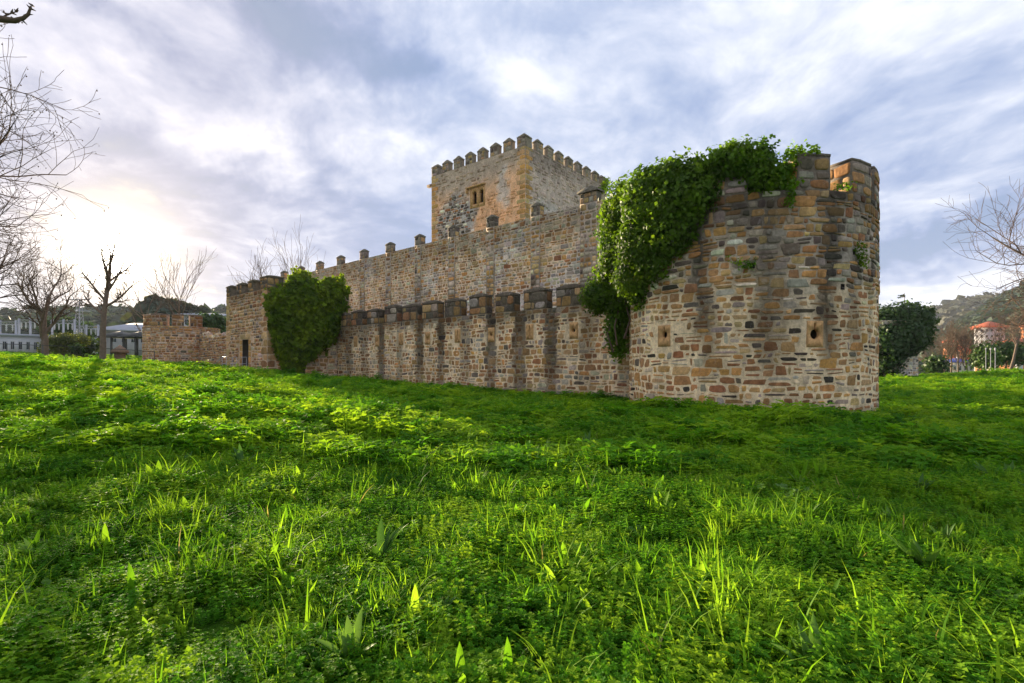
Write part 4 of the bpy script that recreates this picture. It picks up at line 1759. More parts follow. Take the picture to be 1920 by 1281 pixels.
    y = y + rng.normal(0, 2.2, len(x)) * (e < 8)
    # ragged runners feeling their way out over the bare stone
    for q in range(60):
        i = rng.randint(len(poly))
        f = rng.random()
        s = poly[i] * (1 - f) + poly[(i + 1) % len(poly)] * f
        out_ = s - np.array([575, 595])
        an = math.atan2(out_[1], out_[0]) + rng.normal(0, .5)
        m = rng.randint(8, 34)
        L = np.linspace(0, rng.uniform(4, 15), m)
        x = np.r_[x, s[0] + L * math.cos(an) + rng.normal(0, .9, m)]
        y = np.r_[y, s[1] + L * math.sin(an) + rng.normal(0, .9, m)]
        bul = np.r_[bul, np.full(m, .07)]
    # plane of the tower face, offset outwards by the bulge
    kx = (x - 960) / F
    Nf = -DL
    Yd = ((GQ @ Nf) + bul) / (kx * Nf[0] + Nf[1])
    P = np.stack([kx * Yd, Yd, ZC + (HZ - y) * Yd / F], -1)
    P = P + rng.normal(0, .09, P.shape)
    N = np.tile([Nf[0], Nf[1], .35], (len(x), 1)) + rng.normal(0, .5, P.shape)
    lump = 1 + .45 * fn(x * .16, y * .18, s=2)
    col = (np.clip(lump, .5, 1.6) * rng.uniform(.6, 1.4, len(x)))[:, None] * np.array([.74, .66, .85])
    me = leaf_mesh('foliage', P, N, rng.uniform(.12, .25, len(P)), M['ivy'], col, rng)
    o = link(bpy.data.objects.new('foliage', me), root)
    o['kind'] = 'stuff'
    s = MB()
    b = MB()
    for q in range(5):
        pts = [(*(GQ + DR * (1.9 + .12 * q + .1 * math.sin(j + q)) - DL * .12), .9 + j * .3) for j in range(6)]
        s.tube(pts, np.linspace(.06, .03, 6), 5)
    s.obj('stem', M['twig'], root)
    # dark ivy over the right hand tower
    bl = [(1672, 602, 53.5, 40, 26), (1708, 598, 52.6, 36, 26), (1694, 630, 51.8, 38, 30), (1668, 645, 51.6, 30, 38), (1724, 618, 52.8, 20, 34), (1664, 682, 51.6, 22, 22), (1690, 648, 51.6, 24, 20), (1735, 606, 53.4, 11, 20), (1652, 620, 53, 20, 30)]
    blob_plant('ivy', 'very dark green ivy mass swallowing the distant right hand tower', 'ivy', [px_blob(*b) for b in bl], 60, .27, M['bush'], 36)


build_ivy()


# ------------------------------------------------------------------ bare winter trees
class Tree:
    def __init__(s, seed):
        s.r = np.random.RandomState(seed)
        s.trunk, s.limb, s.twig = MB(), MB(), MB()
        s.tips = []

    def grow(s, p, d, L, rad, lev, maxlev, kids, spread, up=.12, lr=.62, wig=.16, tipr=.006, bare=.3):
        r = s.r
        n = 6 if lev < 2 else (5 if lev < maxlev else 4)
        pts = [np.array(p, float)]
        d = np.array(d, float)
        d /= np.linalg.norm(d)
        dirs = []
        for i in range(n):
            d = d + r.normal(0, wig, 3) + np.array([0, 0, up])
            d /= np.linalg.norm(d)
            dirs.append(d.copy())
            pts.append(pts[-1] + d * L / n)
        rr = np.linspace(rad, max(rad * (.45 if lev < maxlev else .3), tipr), n + 1)
        mb = s.trunk if lev == 0 else (s.limb if lev < 2 else s.twig)
        mb.tube(pts, rr, 8 if lev == 0 else (5 if lev < 2 else 3), cap=False)
        if lev >= maxlev:
            s.tips.append(pts[-1])
            return
        m = kids[min(lev, len(kids) - 1)]
        for k in range(m):
            f = bare + (1 - bare) * (k + r.uniform(.2, 1)) / m if k < m - 1 else 1.0
            f = min(f, 1.0)
            x = f * n
            i = min(int(x), n - 1)
            q = pts[i] + (pts[i + 1] - pts[i]) * (x - i)
            ax = r.normal(size=3)
            ax -= ax @ dirs[i] * dirs[i]
            ax /= np.linalg.norm(ax)
            a = spread * r.uniform(.6, 1.25) * (.5 if k == m - 1 else 1)
            nd = dirs[i] * math.cos(a) + ax * math.sin(a)
            s.grow(q, nd, L * lr * r.uniform(.75, 1.2) * (1.15 - .35 * f if lev else 1), max(rad * (1 - .5 * f) * .62, tipr), lev + 1, maxlev, kids, spread, up, lr, wig, tipr, .15)


def bare_tree(label, base, H, seed, tr, kids=(6, 6, 6, 5), maxlev=4, spread=.75, up=.05, lean=(0, 0), trunk_frac=.5, pods=0, group=None, tipr=.006, bark='bark', cat='tree', name='bare_tree', lr=.62, wig=.14, bare=.35):
    T = Tree(seed)
    z = g1(*base)
    T.grow((base[0], base[1], z - .15), (lean[0], lean[1], 1), H * trunk_frac, tr, 0, maxlev, kids, spread, up, lr, wig, tipr, bare)
    root = empty(name, (0, 0, 0))
    tag(root, label, cat, group)
    T.trunk.obj('trunk', M[bark], root, smooth=True)
    if T.limb.nv:
        T.limb.obj('limbs', M[bark], root, smooth=True)
    o = T.twig.obj('twigs', M['twig'], root)
    o['kind'] = 'stuff'
    if pods:
        b = MB()
        r = T.r
        oct_ = np.array([(1, 0, 0), (-1, 0, 0), (0, 1, 0), (0, -1, 0), (0, 0, 1), (0, 0, -1)], float)
        of = [(0, 2, 4), (2, 1, 4), (1, 3, 4), (3, 0, 4), (2, 0, 5), (1, 2, 5), (3, 1, 5), (0, 3, 5)]
        for t in T.tips:
            if r.random() < pods:
                q = t + np.array([r.normal(0, .03), r.normal(0, .03), -.06])
                b.add(oct_ * r.uniform(.022, .034) + q, of)
        o = b.obj('seed_pods', M['twig'], root)
        o['kind'] = 'stuff'
    return root


def at(px, Y):
    p = ray(px, Y)
    return float(p[0]), float(p[1])


bare_tree('large bare plane tree hung with round seed pods reaching in from the left edge', (-18.9, 14.9), 16.0, 103, .22, kids=(11, 7, 6, 5), maxlev=4, spread=.95, up=.03, trunk_frac=.5, pods=.55, tipr=.007, lean=(.10, -.02))
bare_tree('bare tree mostly outside the left edge, its twigs below the plane tree', at(-70, 27), 13.0, 141, .2, kids=(8, 7, 6, 5), maxlev=4, spread=.85, up=.04, trunk_frac=.42, tipr=.008)
bare_tree('bare tree with a forked trunk standing by the wire fence at far left', at(86, 38), 12.5, 105, .24, kids=(6, 6, 6, 4), spread=.85, up=.05, trunk_frac=.40, tipr=.010, bare=.25, wig=.12)
bare_tree('straight tree trunk with short sparse limbs against the low sun', at(192, 36), 10.6, 137, .21, kids=(10, 7, 6, 4), maxlev=4, spread=.9, up=.05, trunk_frac=.66, tipr=.010, bare=.45, lr=.33, lean=(-.05, 0), wig=.05)
bare_tree('slim bare tree behind the far left turret, nearer the sun', at(282, 76), 14.5, 107, .16, kids=(6, 5, 5), maxlev=3, spread=.6, up=.10, tipr=.016)
bare_tree('taller fan shaped bare tree behind the far left turret merlons', at(342, 78), 17.5, 108, .18, kids=(7, 6, 5), maxlev=3, spread=.55, up=.12, tipr=.016)
bare_tree('spreading bare tree rising behind the gate tower battlement', at(476, 56), 16.0, 109, .22, kids=(7, 6, 5), maxlev=3, spread=.6, up=.09, tipr=.012, lean=(-.05, 0))
bare_tree('small bare treetop showing above the inner wall between two merlons', at(600, 62), 16.2, 110, .2, kids=(6, 5, 5), maxlev=3, spread=.5, up=.12, tipr=.012)
bare_tree('big bare tree with long dark limbs reaching in from the right edge', at(2085, 30), 14.5, 111, .28, kids=(9, 6, 6, 5), maxlev=4, spread=.95, up=.04, trunk_frac=.46, tipr=.009, lean=(-.08, 0))
bare_tree('young bare tree with a pale slender trunk on the right lawn edge', at(1892, 56), 9.0, 112, .15, kids=(5, 5, 4), maxlev=3, spread=.55, up=.10, tipr=.012, trunk_frac=.52, bare=.55)


def hanging_branch():
    root = empty('bare_tree')
    tag(root, 'single dark budding branch poking into the top left corner', 'tree')
    z = g1(-13, 7.2)
    t = MB()
    t.tube([(-13, 7.2, z - .1), (-13.0, 7.3, z + 3), (-12.8, 7.4, z + 6.3), (-12.9, 7.2, z + 9)], [.24, .2, .15, .05], 8)
    t.obj('trunk', M['bark'], root, smooth=True)
    T = Tree(8)
    b = MB()
    Y = 8.0
    pp = [(-12.85, 7.35, z + 5.6), (-11.2, 7.7, 6.9), (-9.4, 8, 6.75)] + [(*ray(px, Y), zpix(py, Y)) for px, py in ((-60, 22), (-20, 33), (10, 37), (28, 39), (44, 34), (53, 27), (58, 12))]
    b.tube(pp, np.linspace(.09, .014, len(pp)), 6)
    q = [(*ray(px, Y), zpix(py, Y)) for px, py in ((0, 36), (14, 27), (30, 22))]
    b.tube(q, [.016, .012, .008], 5)
    r = np.random.RandomState(3)
    for px, py in ((53, 27), (57, 16), (60, 10), (40, 36), (28, 38), (14, 27), (22, 24), (30, 22), (8, 36)):
        c = np.array([*ray(px, Y), zpix(py, Y)])
        for _ in range(3):
            b.tube([c, c + r.normal(0, .035, 3)], [.018, .004], 4)
    b.obj('limb', M['twig'], root)


hanging_branch()

# bare brushwood beyond the right lawn
rb = np.random.RandomState(61)
spots = [(1752, 74, 6.8), (1768, 84, 8.2), (1783, 80, 7.4), (1800, 92, 9.0), (1816, 78, 6.8), (1836, 90, 9.0), (1858, 84, 7.6), (1880, 96, 7.8), (1906, 88, 7.2), (1932, 84, 9.6)]
desc = ['round brown bare tree just right of the ivy covered tower', 'second bare tree right of the ivy covered tower', 'dark stemmed bare tree left of the blue roof',
        'tall bare tree before the orange house row', 'low bare tree in front of the blue roof', 'bare tree left of the pale lamp posts', 'bare tree behind the three lamp posts',
        'bare tree before the pale apartment block', 'bare tree behind the slender lawn tree', 'bare tree at the right edge before the orange flats']
for i, (px, Y, H) in enumerate(spots):
    bare_tree(desc[i], at(px, Y), H * 1.45, 200 + i, .15, kids=(7, 6, 6, 3), maxlev=3, spread=.7, up=.08, tipr=.022, group='bare trees beyond the right lawn', trunk_frac=.46, bare=.25)


def leafy_tree(label, base, H, R, seed, name='evergreen_tree', mat='bush', dens=28, size=.34, tint=(1, 1, 1), z=None):
    z = g1(*base) if z is None else z
    r = np.random.RandomState(seed)
    bl = []
    for k in range(7):
        a = r.uniform(0, 6.28)
        q = R * r.uniform(.1, .55)
        bl.append(((base[0] + q * math.cos(a), base[1] + q * math.sin(a), z + H * r.uniform(.45, .82)), (R * r.uniform(.4, .6), R * r.uniform(.4, .6), H * r.uniform(.14, .22))))
    root, _ = blob_plant(name, label, 'tree', bl, dens, size, M[mat], seed, tint=tint)
    t = MB()
    t.tube([(base[0], base[1], z - .3), (base[0], base[1], z + H * .6)], [R * .08, R * .04], 6)
    t.obj('trunk', M['bark'], root)


leafy_tree('round evergreen bush behind the far left turret', at(396, 66), 6.2, 2.2, 71)
leafy_tree('small evergreen next to the white gable behind the ruined wall', at(376, 70), 6.4, 1.6, 72)
leafy_tree('green leafy tree near the lamp posts on the right', at(1846, 76), 5.0, 1.8, 73, tint=(1.5, 1.5, .9))
leafy_tree('dark shrub right of the ivy covered tower foot', at(1758, 66), 2.4, 1.4, 74)
leafy_tree('low pine with dark crown before the orange flats', at(1886, 80), 5.2, 2.6, 75, tint=(1.3, 1.3, 1))
leafy_tree('round green tree above the low white building at left', at(112, 120), 9.5, 4.5, 76, tint=(1.6, 1.5, 1))
leafy_tree('second round green tree right of the lattice mast at left', at(160, 125), 9, 4, 77, tint=(1.6, 1.5, 1))
leafy_tree('bushy shrub on the left lawn beside the white building', at(152, 58), 2.3, 1.5, 78, tint=(1.8, 1.3, .8))
leafy_tree('brown clipped round bush on a short stem near the white building', at(118, 52), 2.9, 2.4, 79, tint=(2.6, 1.5, 1.3), size=.16, dens=60)
leafy_tree('narrow dark cypress by the left lawn', at(145, 44), 1.7, .35, 80, size=.14, dens=120)


def conifer():
    X, Y = at(1696, 92)
    z = g1(X, Y)
    H = zpix(549, 92) - z
    root = empty('conifer')
    tag(root, 'thin conifer tip rising above the ivy covered tower on the right', 'tree')
    t = MB()
    t.tube([(X, Y, z), (X, Y, z + H)], [.3, .03], 6)
    t.obj('trunk', M['bark'], root)
    r = np.random.RandomState(5)
    f = MB()
    P, N = [], []
    for k in range(46):
        h = r.uniform(.25, 1)
        L = .9 + (1 - h) * 8.5
        a = r.uniform(0, 6.28)
        s = np.array([X, Y, z + H * h])
        e = s + np.array([math.cos(a) * L, math.sin(a) * L, -.10 * L + .2])
        f.tube([s, (s + e) / 2 + [0, 0, .12], e], [.06, .04, .015], 3)
        m = int(26 * L)
        u = r.uniform(.1, 1, m)[:, None]
        P.append(s + (e - s) * u + r.normal(0, .10, (m, 3)) * [1.4, 1.4, .6])
        N.append(r.normal(0, .5, (m, 3)) + [0, 0, 1])
    f.obj('limbs', M['bark'], root)
    P, N = np.concatenate(P), np.concatenate(N)
    me = leaf_mesh('foliage', P, N, r.uniform(.16, .3, len(P)), M['bush'], np.ones((len(P), 3)) * .8, r)
    o = link(bpy.data.objects.new('foliage', me), root)
    o['kind'] = 'stuff'


conifer()
# ------------------------------------------------------------------ hills and town
def build_hill(name, pts, r0, r1, r2, seed, zb=-8, bump=.05):
    """pts: (px, py) ridge line; r0 foot, r1 ridge, r2 back distance (along the view axis)"""
    az = np.array([math.atan((p[0] - 960) / F) for p in pts])
    el = np.array([(HZ - p[1]) / F * math.cos(a) for p, a in zip(pts, az)])
    A = np.linspace(az[0], az[-1], 150)
    E = np.interp(A, az, el)
    rr = np.concatenate([np.linspace(r0, r1, 26), np.linspace(r1, r2, 8)[1:]])
    V = []
    for i, r in enumerate(rr):
        if r <= r1:
            t = (r - r0) / (r1 - r0)
            s = t ** .85
        else:
            s = 1 - ((r - r1) / (r2 - r1)) ** 2
        X, Y = np.sin(A) * r, np.cos(A) * r
        top = ZC + E * r1
        edge = sst(0, .06, A - A[0]) * sst(0, .06, A[-1] - A)
        z = zb + (top - zb) * s * (edge * .9 + .1)
        nz = fn(X * .012, Y * .012, s=seed % 4) * bump * (top - zb) * min(1, 4 * s) * (1 if r < r1 else .5)
        V.append(np.stack([X, Y, z + nz], -1))
    n = len(A)
    V = np.concatenate(V)
    fs = np.array([(k * n + j, k * n + j + 1, (k + 1) * n + j + 1, (k + 1) * n + j) for k in range(len(rr) - 1) for j in range(n - 1)])
    me = bpy.data.meshes.new(name)
    fast_mesh(me, V, fs)
    me.polygons.foreach_set('use_smooth', [True] * len(me.polygons))
    me.materials.append(M['hill'])
    o = link(bpy.data.objects.new(name, me))
    o['kind'] = 'structure'
    return V.reshape(len(rr), n, 3)


def woodland(grid, count, seed, sz, label, rows=26, lo=.0):
    r = np.random.RandomState(seed)
    k, n = grid.shape[:2]
    i = r.uniform(lo * rows, rows - 1.2, count)
    j = r.uniform(1, n - 2, count)
    i0, j0 = i.astype(int), j.astype(int)
    fi, fj = (i - i0)[:, None], (j - j0)[:, None]
    P = grid[i0, j0] * (1 - fi) * (1 - fj) + grid[i0 + 1, j0] * fi * (1 - fj) + grid[i0, j0 + 1] * (1 - fi) * fj + grid[i0 + 1, j0 + 1] * fi * fj
    keep = fn(P[:, 0] * .02, P[:, 1] * .02, s=1) > -.75
    P = P[keep]
    m = 10
    c = len(P)
    s = (sz * r.uniform(.6, 1.5, c))[:, None]
    # each crown: a handful of large ragged leaf clumps
    Q = np.repeat(P, m, 0)
    S = np.repeat(s, m, 0)
    off = r.normal(0, 1, (c * m, 3))
    off /= np.linalg.norm(off, axis=1)[:, None]
    off[:, 2] = np.abs(off[:, 2])
    Q = Q + off * S * np.array([.5, .5, .9])
    N = off + r.normal(0, .3, off.shape)
    col = np.repeat(r.uniform(.55, 1.45, c), m)[:, None] * np.array([1, 1, 1.0])
    me = leaf_mesh('woodland', Q, N, (S[:, 0] * r.uniform(.6, 1.1, c * m)), M['wood_a'], col, r, elong=1.0)
    o = link(bpy.data.objects.new('woodland', me))
    o['kind'] = 'stuff'
    o['label'] = label
    o['category'] = 'woodland'


h1 = build_hill('hills', [(1500, 690), (1640, 640), (1720, 598), (1745, 588), (1790, 574), (1830, 570), (1880, 560), (1960, 545), (2200, 560), (2600, 600), (3600, 660)], 480, 980, 1300, 2, bump=.02)
h2 = build_hill('hills', [(1560, 705), (1680, 690), (1725, 660), (1770, 634), (1820, 602), (1868, 574), (1905, 556), (1960, 526), (2100, 488), (2500, 450), (3400, 560)], 250, 620, 900, 1, bump=.03)
h3 = build_hill('hills', [(-1500, 640), (-700, 600), (-200, 585), (0, 588), (70, 590), (130, 586), (200, 590), (240, 588), (300, 580), (360, 592), (440, 590), (520, 600), (640, 640), (800, 670)], 210, 560, 800, 3, bump=.03)
h4 = build_hill('hills', [(180, 660), (240, 600), (262, 585), (290, 574), (312, 574), (330, 586), (350, 590), (380, 592), (400, 618), (450, 660)], 130, 200, 280, 1, bump=.05)
woodland(h1, 2600, 1, 9, 'dark distant pine plantation on the far ridge')
woodland(h2, 5200, 2, 6.0, 'mixed woodland covering the nearer hillside on the right')
woodland(h3, 2600, 3, 6.0, 'trees scattered over the hillside behind the town on the left')
woodland(h4, 1300, 4, 3.0, 'dense trees on the knoll behind the far left turret')


def house(label, px0, px1, pyt, pyb, Y, depth, wall, roof=None, rows=0, cols=0, roof_h=.0, name='house', cat='house', rot=1.0, over=.4, flat=False, group=None, wcol='glass', sides=True):
    """block facing the viewer; px/py give its front; windows are recessed panes in frames"""
    x0, x1 = (px0 - 960) / F * Y, (px1 - 960) / F * Y
    zt = zpix(pyt, Y)
    zb = min(zpix(pyb, Y), g1((x0 + x1) / 2, Y)) - .5
    w = (x1 - x0) * math.cos(math.atan2((x0 + x1) / 2, Y) * rot)
    root = empty(name)
    tag(root, label, cat, group)
    az = -math.atan2((x0 + x1) / 2, Y) * rot
    ux = np.array([math.cos(az), math.sin(az)])
    uy = np.array([-math.sin(az), math.cos(az)])
    o = ((x0 + x1) / 2, Y, 0)
    m = MB()
    m.obox(o, ux, uy, -w / 2, w / 2, 0, depth, zb, zt)
    m.obj('wall', M[wall], root)
    if roof:
        rf = MB()
        e = over
        if roof_h > 0:
            a, b, c, d = [np.array([o[0] + ux[0] * x + uy[0] * y, o[1] + ux[1] * x + uy[1] * y, zt + .01]) for x, y in ((-w / 2 - e, -e), (w / 2 + e, -e), (w / 2 + e, depth + e), (-w / 2 - e, depth + e))]
            up = np.array([0, 0, .22])
            h = min(w, depth) * .45
            p, q = [np.array([o[0] + ux[0] * x + uy[0] * depth / 2, o[1] + ux[1] * x + uy[1] * depth / 2, zt + roof_h]) for x in (-w / 2 + h, w / 2 - h)]
            rf.add([a, b, c, d, a + up, b + up, c + up, d + up, p, q], [(0, 3, 2, 1), (0, 1, 5, 4), (1, 2, 6, 5), (2, 3, 7, 6), (3, 0, 4, 7), (4, 5, 9, 8), (5, 6, 9), (6, 7, 8, 9), (7, 4, 8)])
        else:
            rf.obox(o, ux, uy, -w / 2 - e, w / 2 + e, -e, depth + e, zt + .005, zt + .35)
        rf.obj('roof', M[roof], root)
    if rows and cols:
        hh = (zt - max(zb + .5, zpix(pyb, Y))) / rows
        ww = w / cols
        fm, pm = MB(), MB()
        fm.box(-.5, .5, -.12, .05, -.5, .5)
        fme = MB()
        t = .09
        for (a, b, c, d) in ((-.5, .5, -.5, -.5 + t), (-.5, .5, .5 - t, .5), (-.5, -.5 + t, -.5 + t, .5 - t), (.5 - t, .5, -.5 + t, .5 - t), (-.03, .03, -.5 + t, .5 - t)):
            fme.box(a, b, -.10, .02, c, d)
        fmesh = fme.mesh('window', M['white'])
        pm.box(-.5 + t, .5 - t, -.05, .01, -.5 + t, .5 - t)
        pmesh = pm.mesh('pane', M[wcol])
        for r_ in range(rows):
            for c_ in range(cols):
                x = -w / 2 + (c_ + .5) * ww
                z = zt - (r_ + .52) * hh
                p = (o[0] + ux[0] * x, o[1] + ux[1] * x, z)
                wd = link(bpy.data.objects.new('window', fmesh), root)
                wd.location = p
                wd.rotation_euler = (0, 0, az)
                wd.scale = (ww * .5, 1, hh * .5)
                pd = link(bpy.data.objects.new('pane', pmesh), wd)
    return root


# right hand town
house('pale grey apartment block with red hipped roof and rows of balconies at right', 1826, 1884, 614, 668, 165, 12, 'grey', 'redroof', 5, 6, 2.2, 'apartment_building', 'building', 1, 1.0)
house('orange flats with a white cornice cut off by the right edge', 1874, 1935, 645, 703, 118, 14, 'orange', 'redroof', 4, 5, 1.6, 'apartment_building', 'building', 1, .7)
house('tall orange block behind the big bare tree at the right edge', 1914, 1975, 612, 650, 150, 14, 'orange', 'redroof', 4, 4, 2, 'apartment_building', 'building')
house('short orange row house left of the pale apartment block', 1796, 1819, 641, 656, 172, 10, 'orange', 'redroof', 2, 3, 1.2)
house('low orange row house nearest the ivy covered tower', 1768, 1794, 641, 656, 176, 10, 'orange', 'redroof', 2, 3, 1.2)
house('small white house below the orange row', 1793, 1806, 654, 664, 150, 7, 'white', 'redroof', 1, 2, 1)
house('low shed with a bright blue sheet roof beyond the right lawn', 1764, 1826, 680, 700, 108, 9, 'cream', 'blueroof', 1, 6, 1.0, 'shed', 'shed', 1, .3)
house('cream kiosk wall under the blue roofed shed', 1756, 1786, 688, 703, 100, 5, 'cream', 'greyroof', 1, 3, 0, 'shed', 'shed')
house('white van sized cabin by the orange flats', 1904, 1918, 678, 688, 100, 5, 'white', 'greyroof', 1, 2, 0, 'cabin', 'cabin')
house('small orange house just below the pale apartment block', 1828, 1846, 658, 676, 140, 8, 'orange', 'redroof', 2, 3, 1.2)
house('cream house with red roof between the lamp posts and the orange flats', 1850, 1870, 656, 674, 136, 8, 'cream', 'redroof', 2, 3, 1.2)
house('orange house with red roof behind the blue roofed shed', 1800, 1824, 658, 672, 144, 8, 'orange', 'redroof', 2, 4, 1.2)
for i, px in enumerate((1848.5, 1857.5, 1866)):
    X, Y = at(px, 66)
    z = g1(X, Y)
    r = empty('lamp_post')
    tag(r, ['left', 'middle', 'right'][i] + ' of the three thin pale lamp posts beyond the right lawn', 'lamp post', 'lamp posts beyond the lawn')
    b = MB()
    b.tube([(X, Y, z - .2), (X, Y, z + 3.2 - .1 * i)], [.04, .025], 6)
    b.obj('pole', M['grey'], r)
    b = MB()
    b.tube([(X, Y, z + 3.2 - .1 * i), (X, Y, z + 3.3), (X, Y, z + 3.42)], [.04, .10, .02], 8)
    b.obj('lamp_head', M['grey'], r)

# left: low white building, substation, roofs and hillside houses
house('long low white building with brown framed windows behind the left fence', -90, 92, 630, 664, 76, 9, 'white', 'greyroof', 1, 12, 0, 'industrial_building', 'building')
house('lower white building continuing right behind the bare trees', 94, 186, 637, 663, 80, 9, 'white', 'greyroof', 1, 7, 0, 'industrial_building', 'building')
house('wide hall with a pale shallow roof left of the far turret', 188, 330, 622, 650, 104, 16, 'grey', 'greyroof', 1, 8, 2.2, 'hall', 'building', 1, 1.2)
house('pale blue roofed building behind the ruined wall', 344, 470, 594, 640, 96, 14, 'white', 'greyroof', 2, 8, 1.2, 'industrial_building', 'building', 1, .8)


def pergola():
    root = empty('pergola')
    tag(root, 'dark open canopy on posts beside the far left turret', 'canopy')
    Y = 72
    x0, x1 = (186 - 960) / F * Y, (300 - 960) / F * Y
    zt = zpix(632, Y)
    z0 = g1((x0 + x1) / 2, Y)
    for k in range(6):
        x = x0 + (x1 - x0) * k / 5
        for y in (Y, Y + 5):
            b = MB()
            b.box(x - .1, x + .1, y - .1, y + .1, z0 - .5, zt)
            b.obj('post', M['darkmetal'], root)
    b = MB()
    for k in range(3):
        xa, xb = x0 - .4 + (x1 - x0 + .8) * k / 3, x0 - .4 + (x1 - x0 + .8) * (k + 1) / 3 - .05
        xm = (xa + xb) / 2
        b.add([(xa, Y - .5, zt), (xb, Y - .5, zt), (xb, Y + 5.5, zt), (xa, Y + 5.5, zt), (xm, Y + 2.5, zt + 1.0)], [(0, 1, 4), (1, 2, 4), (2, 3, 4), (3, 0, 4), (0, 3, 2, 1)])
    b.obj('roof', M['darkmetal'], root)


pergola()
rs = np.random.RandomState(9)
WALLN = ['white', 'cream', 'orange', 'grey']
adj = {'white': 'white', 'cream': 'cream', 'orange': 'terracotta', 'grey': 'grey'}
hp = []
for row, (py, Y) in enumerate(((594, 420), (602, 380), (610, 330), (617, 290))):
    px = -14 + 6 * row
    while px < 182:
        w = rs.uniform(9, 17)
        if rs.random() < .8:
            hp.append((row, px, w, py + rs.uniform(-2, 2), Y, WALLN[rs.randint(4)]))
        px += w + rs.uniform(3, 9)
rown = ['top', 'second', 'third', 'lowest']
cnt = {}
for (row, px, w, py, Y, wl) in hp:
    i = cnt.get(row, 0)
    cnt[row] = i + 1
    ordn = ['first', 'second', 'third', 'fourth', 'fifth', 'sixth', 'seventh', 'eighth', 'ninth', 'tenth', 'eleventh', 'twelfth', 'thirteenth'][i]
    house('%s hillside house, %s from the left in the %s row above the substation' % (adj[wl], ordn, rown[row]), px, px + w, py, py + 9, Y, 8, wl, 'redroof', 2, 3, 1.6, 'house', 'house', 1, .5, group='hillside houses on the left')


def gantry(px0, px1, pyt, Y, lab):
    root = empty('substation_gantry')
    tag(root, lab, 'electrical gantry', 'substation gantries')
    x0, x1 = (px0 - 960) / F * Y, (px1 - 960) / F * Y
    z0, zt = g1((x0 + x1) / 2, Y), zpix(pyt, Y)
    n = 3
    for k in range(n):
        x = x0 + (x1 - x0) * k / (n - 1)
        b = MB()
        b.box(x - .13, x + .13, Y - .13, Y + .13, z0 - .5, zt + .3)
        b.obj('post', M['metal'], root)
    b = MB()
    for dz in (0, -.45):
        b.box(x0 - .4, x1 + .4, Y - .08, Y + .08, zt + dz - .05, zt + dz + .05)
    for k in range(12):
        xa = x0 + (x1 - x0) * k / 12
        b.tube([(xa, Y, zt - .45 * (k % 2)), (xa + (x1 - x0) / 12, Y, zt - .45 * ((k + 1) % 2))], .03, 3)
    b.obj('crossbeam', M['metal'], root)
    for k in range(5):
        x = x0 + (x1 - x0) * (k + .5) / 5
        b = MB()
        b.tube([(x, Y, zt - .45 - .16 * j) for j in range(8)], [.05, .16, .06, .16, .06, .16, .06, .12], 6)
        b.obj('insulator', M['white'], root)


gantry(-30, 30, 604, 90, 'leftmost substation gantry behind the low white building')
gantry(36, 78, 600, 96, 'substation gantry seen left of the forked bare tree')
gantry(98, 140, 602, 94, 'substation gantry seen right of the forked bare tree')
gantry(140, 184, 612, 98, 'rightmost substation gantry near the straight tree trunk')


def mast(px, pyt, Y, lab):
    root = empty('lattice_mast')
    tag(root, lab, 'pylon')
    X = (px - 960) / F * Y
    z0, zt = g1(X, Y), zpix(pyt, Y)
    b = MB()
    n = 14
    for sx, sy in ((-1, -1), (1, -1), (1, 1), (-1, 1)):
        b.tube([(X + sx * .75, Y + sy * .75, z0), (X + sx * .22, Y + sy * .22, zt)], .06, 4)
    for k in range(n):
        f0, f1 = k / n, (k + 1) / n
        for q in range(4):
            s0, s1 = ((-1, -1), (1, -1), (1, 1), (-1, 1))[q], ((1, -1), (1, 1), (-1, 1), (-1, -1))[q]
            a0, a1 = .75 - .53 * f0, .75 - .53 * f1
            b.tube([(X + s0[0] * a0, Y + s0[1] * a0, z0 + (zt - z0) * f0), (X + s1[0] * a1, Y + s1[1] * a1, z0 + (zt - z0) * f1)], .035, 3)
    b.obj('lattice', M['metal'], root)
    for dz in (0, -2.2):
        c = MB()
        c.box(X - 2, X + 2, Y - .1, Y + .1, zt + dz - .08, zt + dz + .08)
        c.obj('crossarm', M['metal'], root)


mast(149, 562, 100, 'tall grey lattice mast between the two bare trees at left')


def wire_fence():
    root = empty('wire_fence')
    tag(root, 'thin dark wire mesh fence along the left lawn edge', 'fence')
    P = [(-50, 36), (-40, 36.2), (-34.2, 36.6), (-31.7, 36.9), (-29, 38.2), (-27.6, 41), (-26.8, 45)]
    P = [(-60, 35.5), (-47.5, 36), (-35.0, 36.4), (-32.6, 36.5), (-30.6, 39.5), (-28.6, 42)]
    for i, (x, y) in enumerate(P):
        z = g1(x, y)
        b = MB()
        b.tube([(x, y, z - .2), (x, y, z + 1.15)], .03, 6)
        b.obj('post', M['darkmetal'], root)
    b = MB()
    for (xa, ya), (xb, yb) in zip(P[:-1], P[1:]):
        L = math.hypot(xb - xa, yb - ya)
        m = int(L / .3)
        for h in (.05, .55, 1.08):
            pts = [(xa + (xb - xa) * k / 8, ya + (yb - ya) * k / 8, g1(xa + (xb - xa) * k / 8, ya + (yb - ya) * k / 8) + h) for k in range(9)]
            b.tube(pts, .022 if h > 1 or h < .1 else .01, 4)
        for k in range(m):
            f = k / m
            x, y = xa + (xb - xa) * f, ya + (yb - ya) * f
            z = g1(x, y)
            b.tube([(x, y, z + .05), (x, y, z + 1.08)], .005, 3)
    b.obj('mesh_panel', M['darkmetal'], root)


wire_fence()
house('brown mound on the left lawn, shaped as a small hip roofed block', 214, 236, 662, 668, 58, 2.2, 'wood', 'wood', 0, 0, .9, 'mound', 'mound', 1, .3)  # lawn mound, stood in for by a hip roofed block

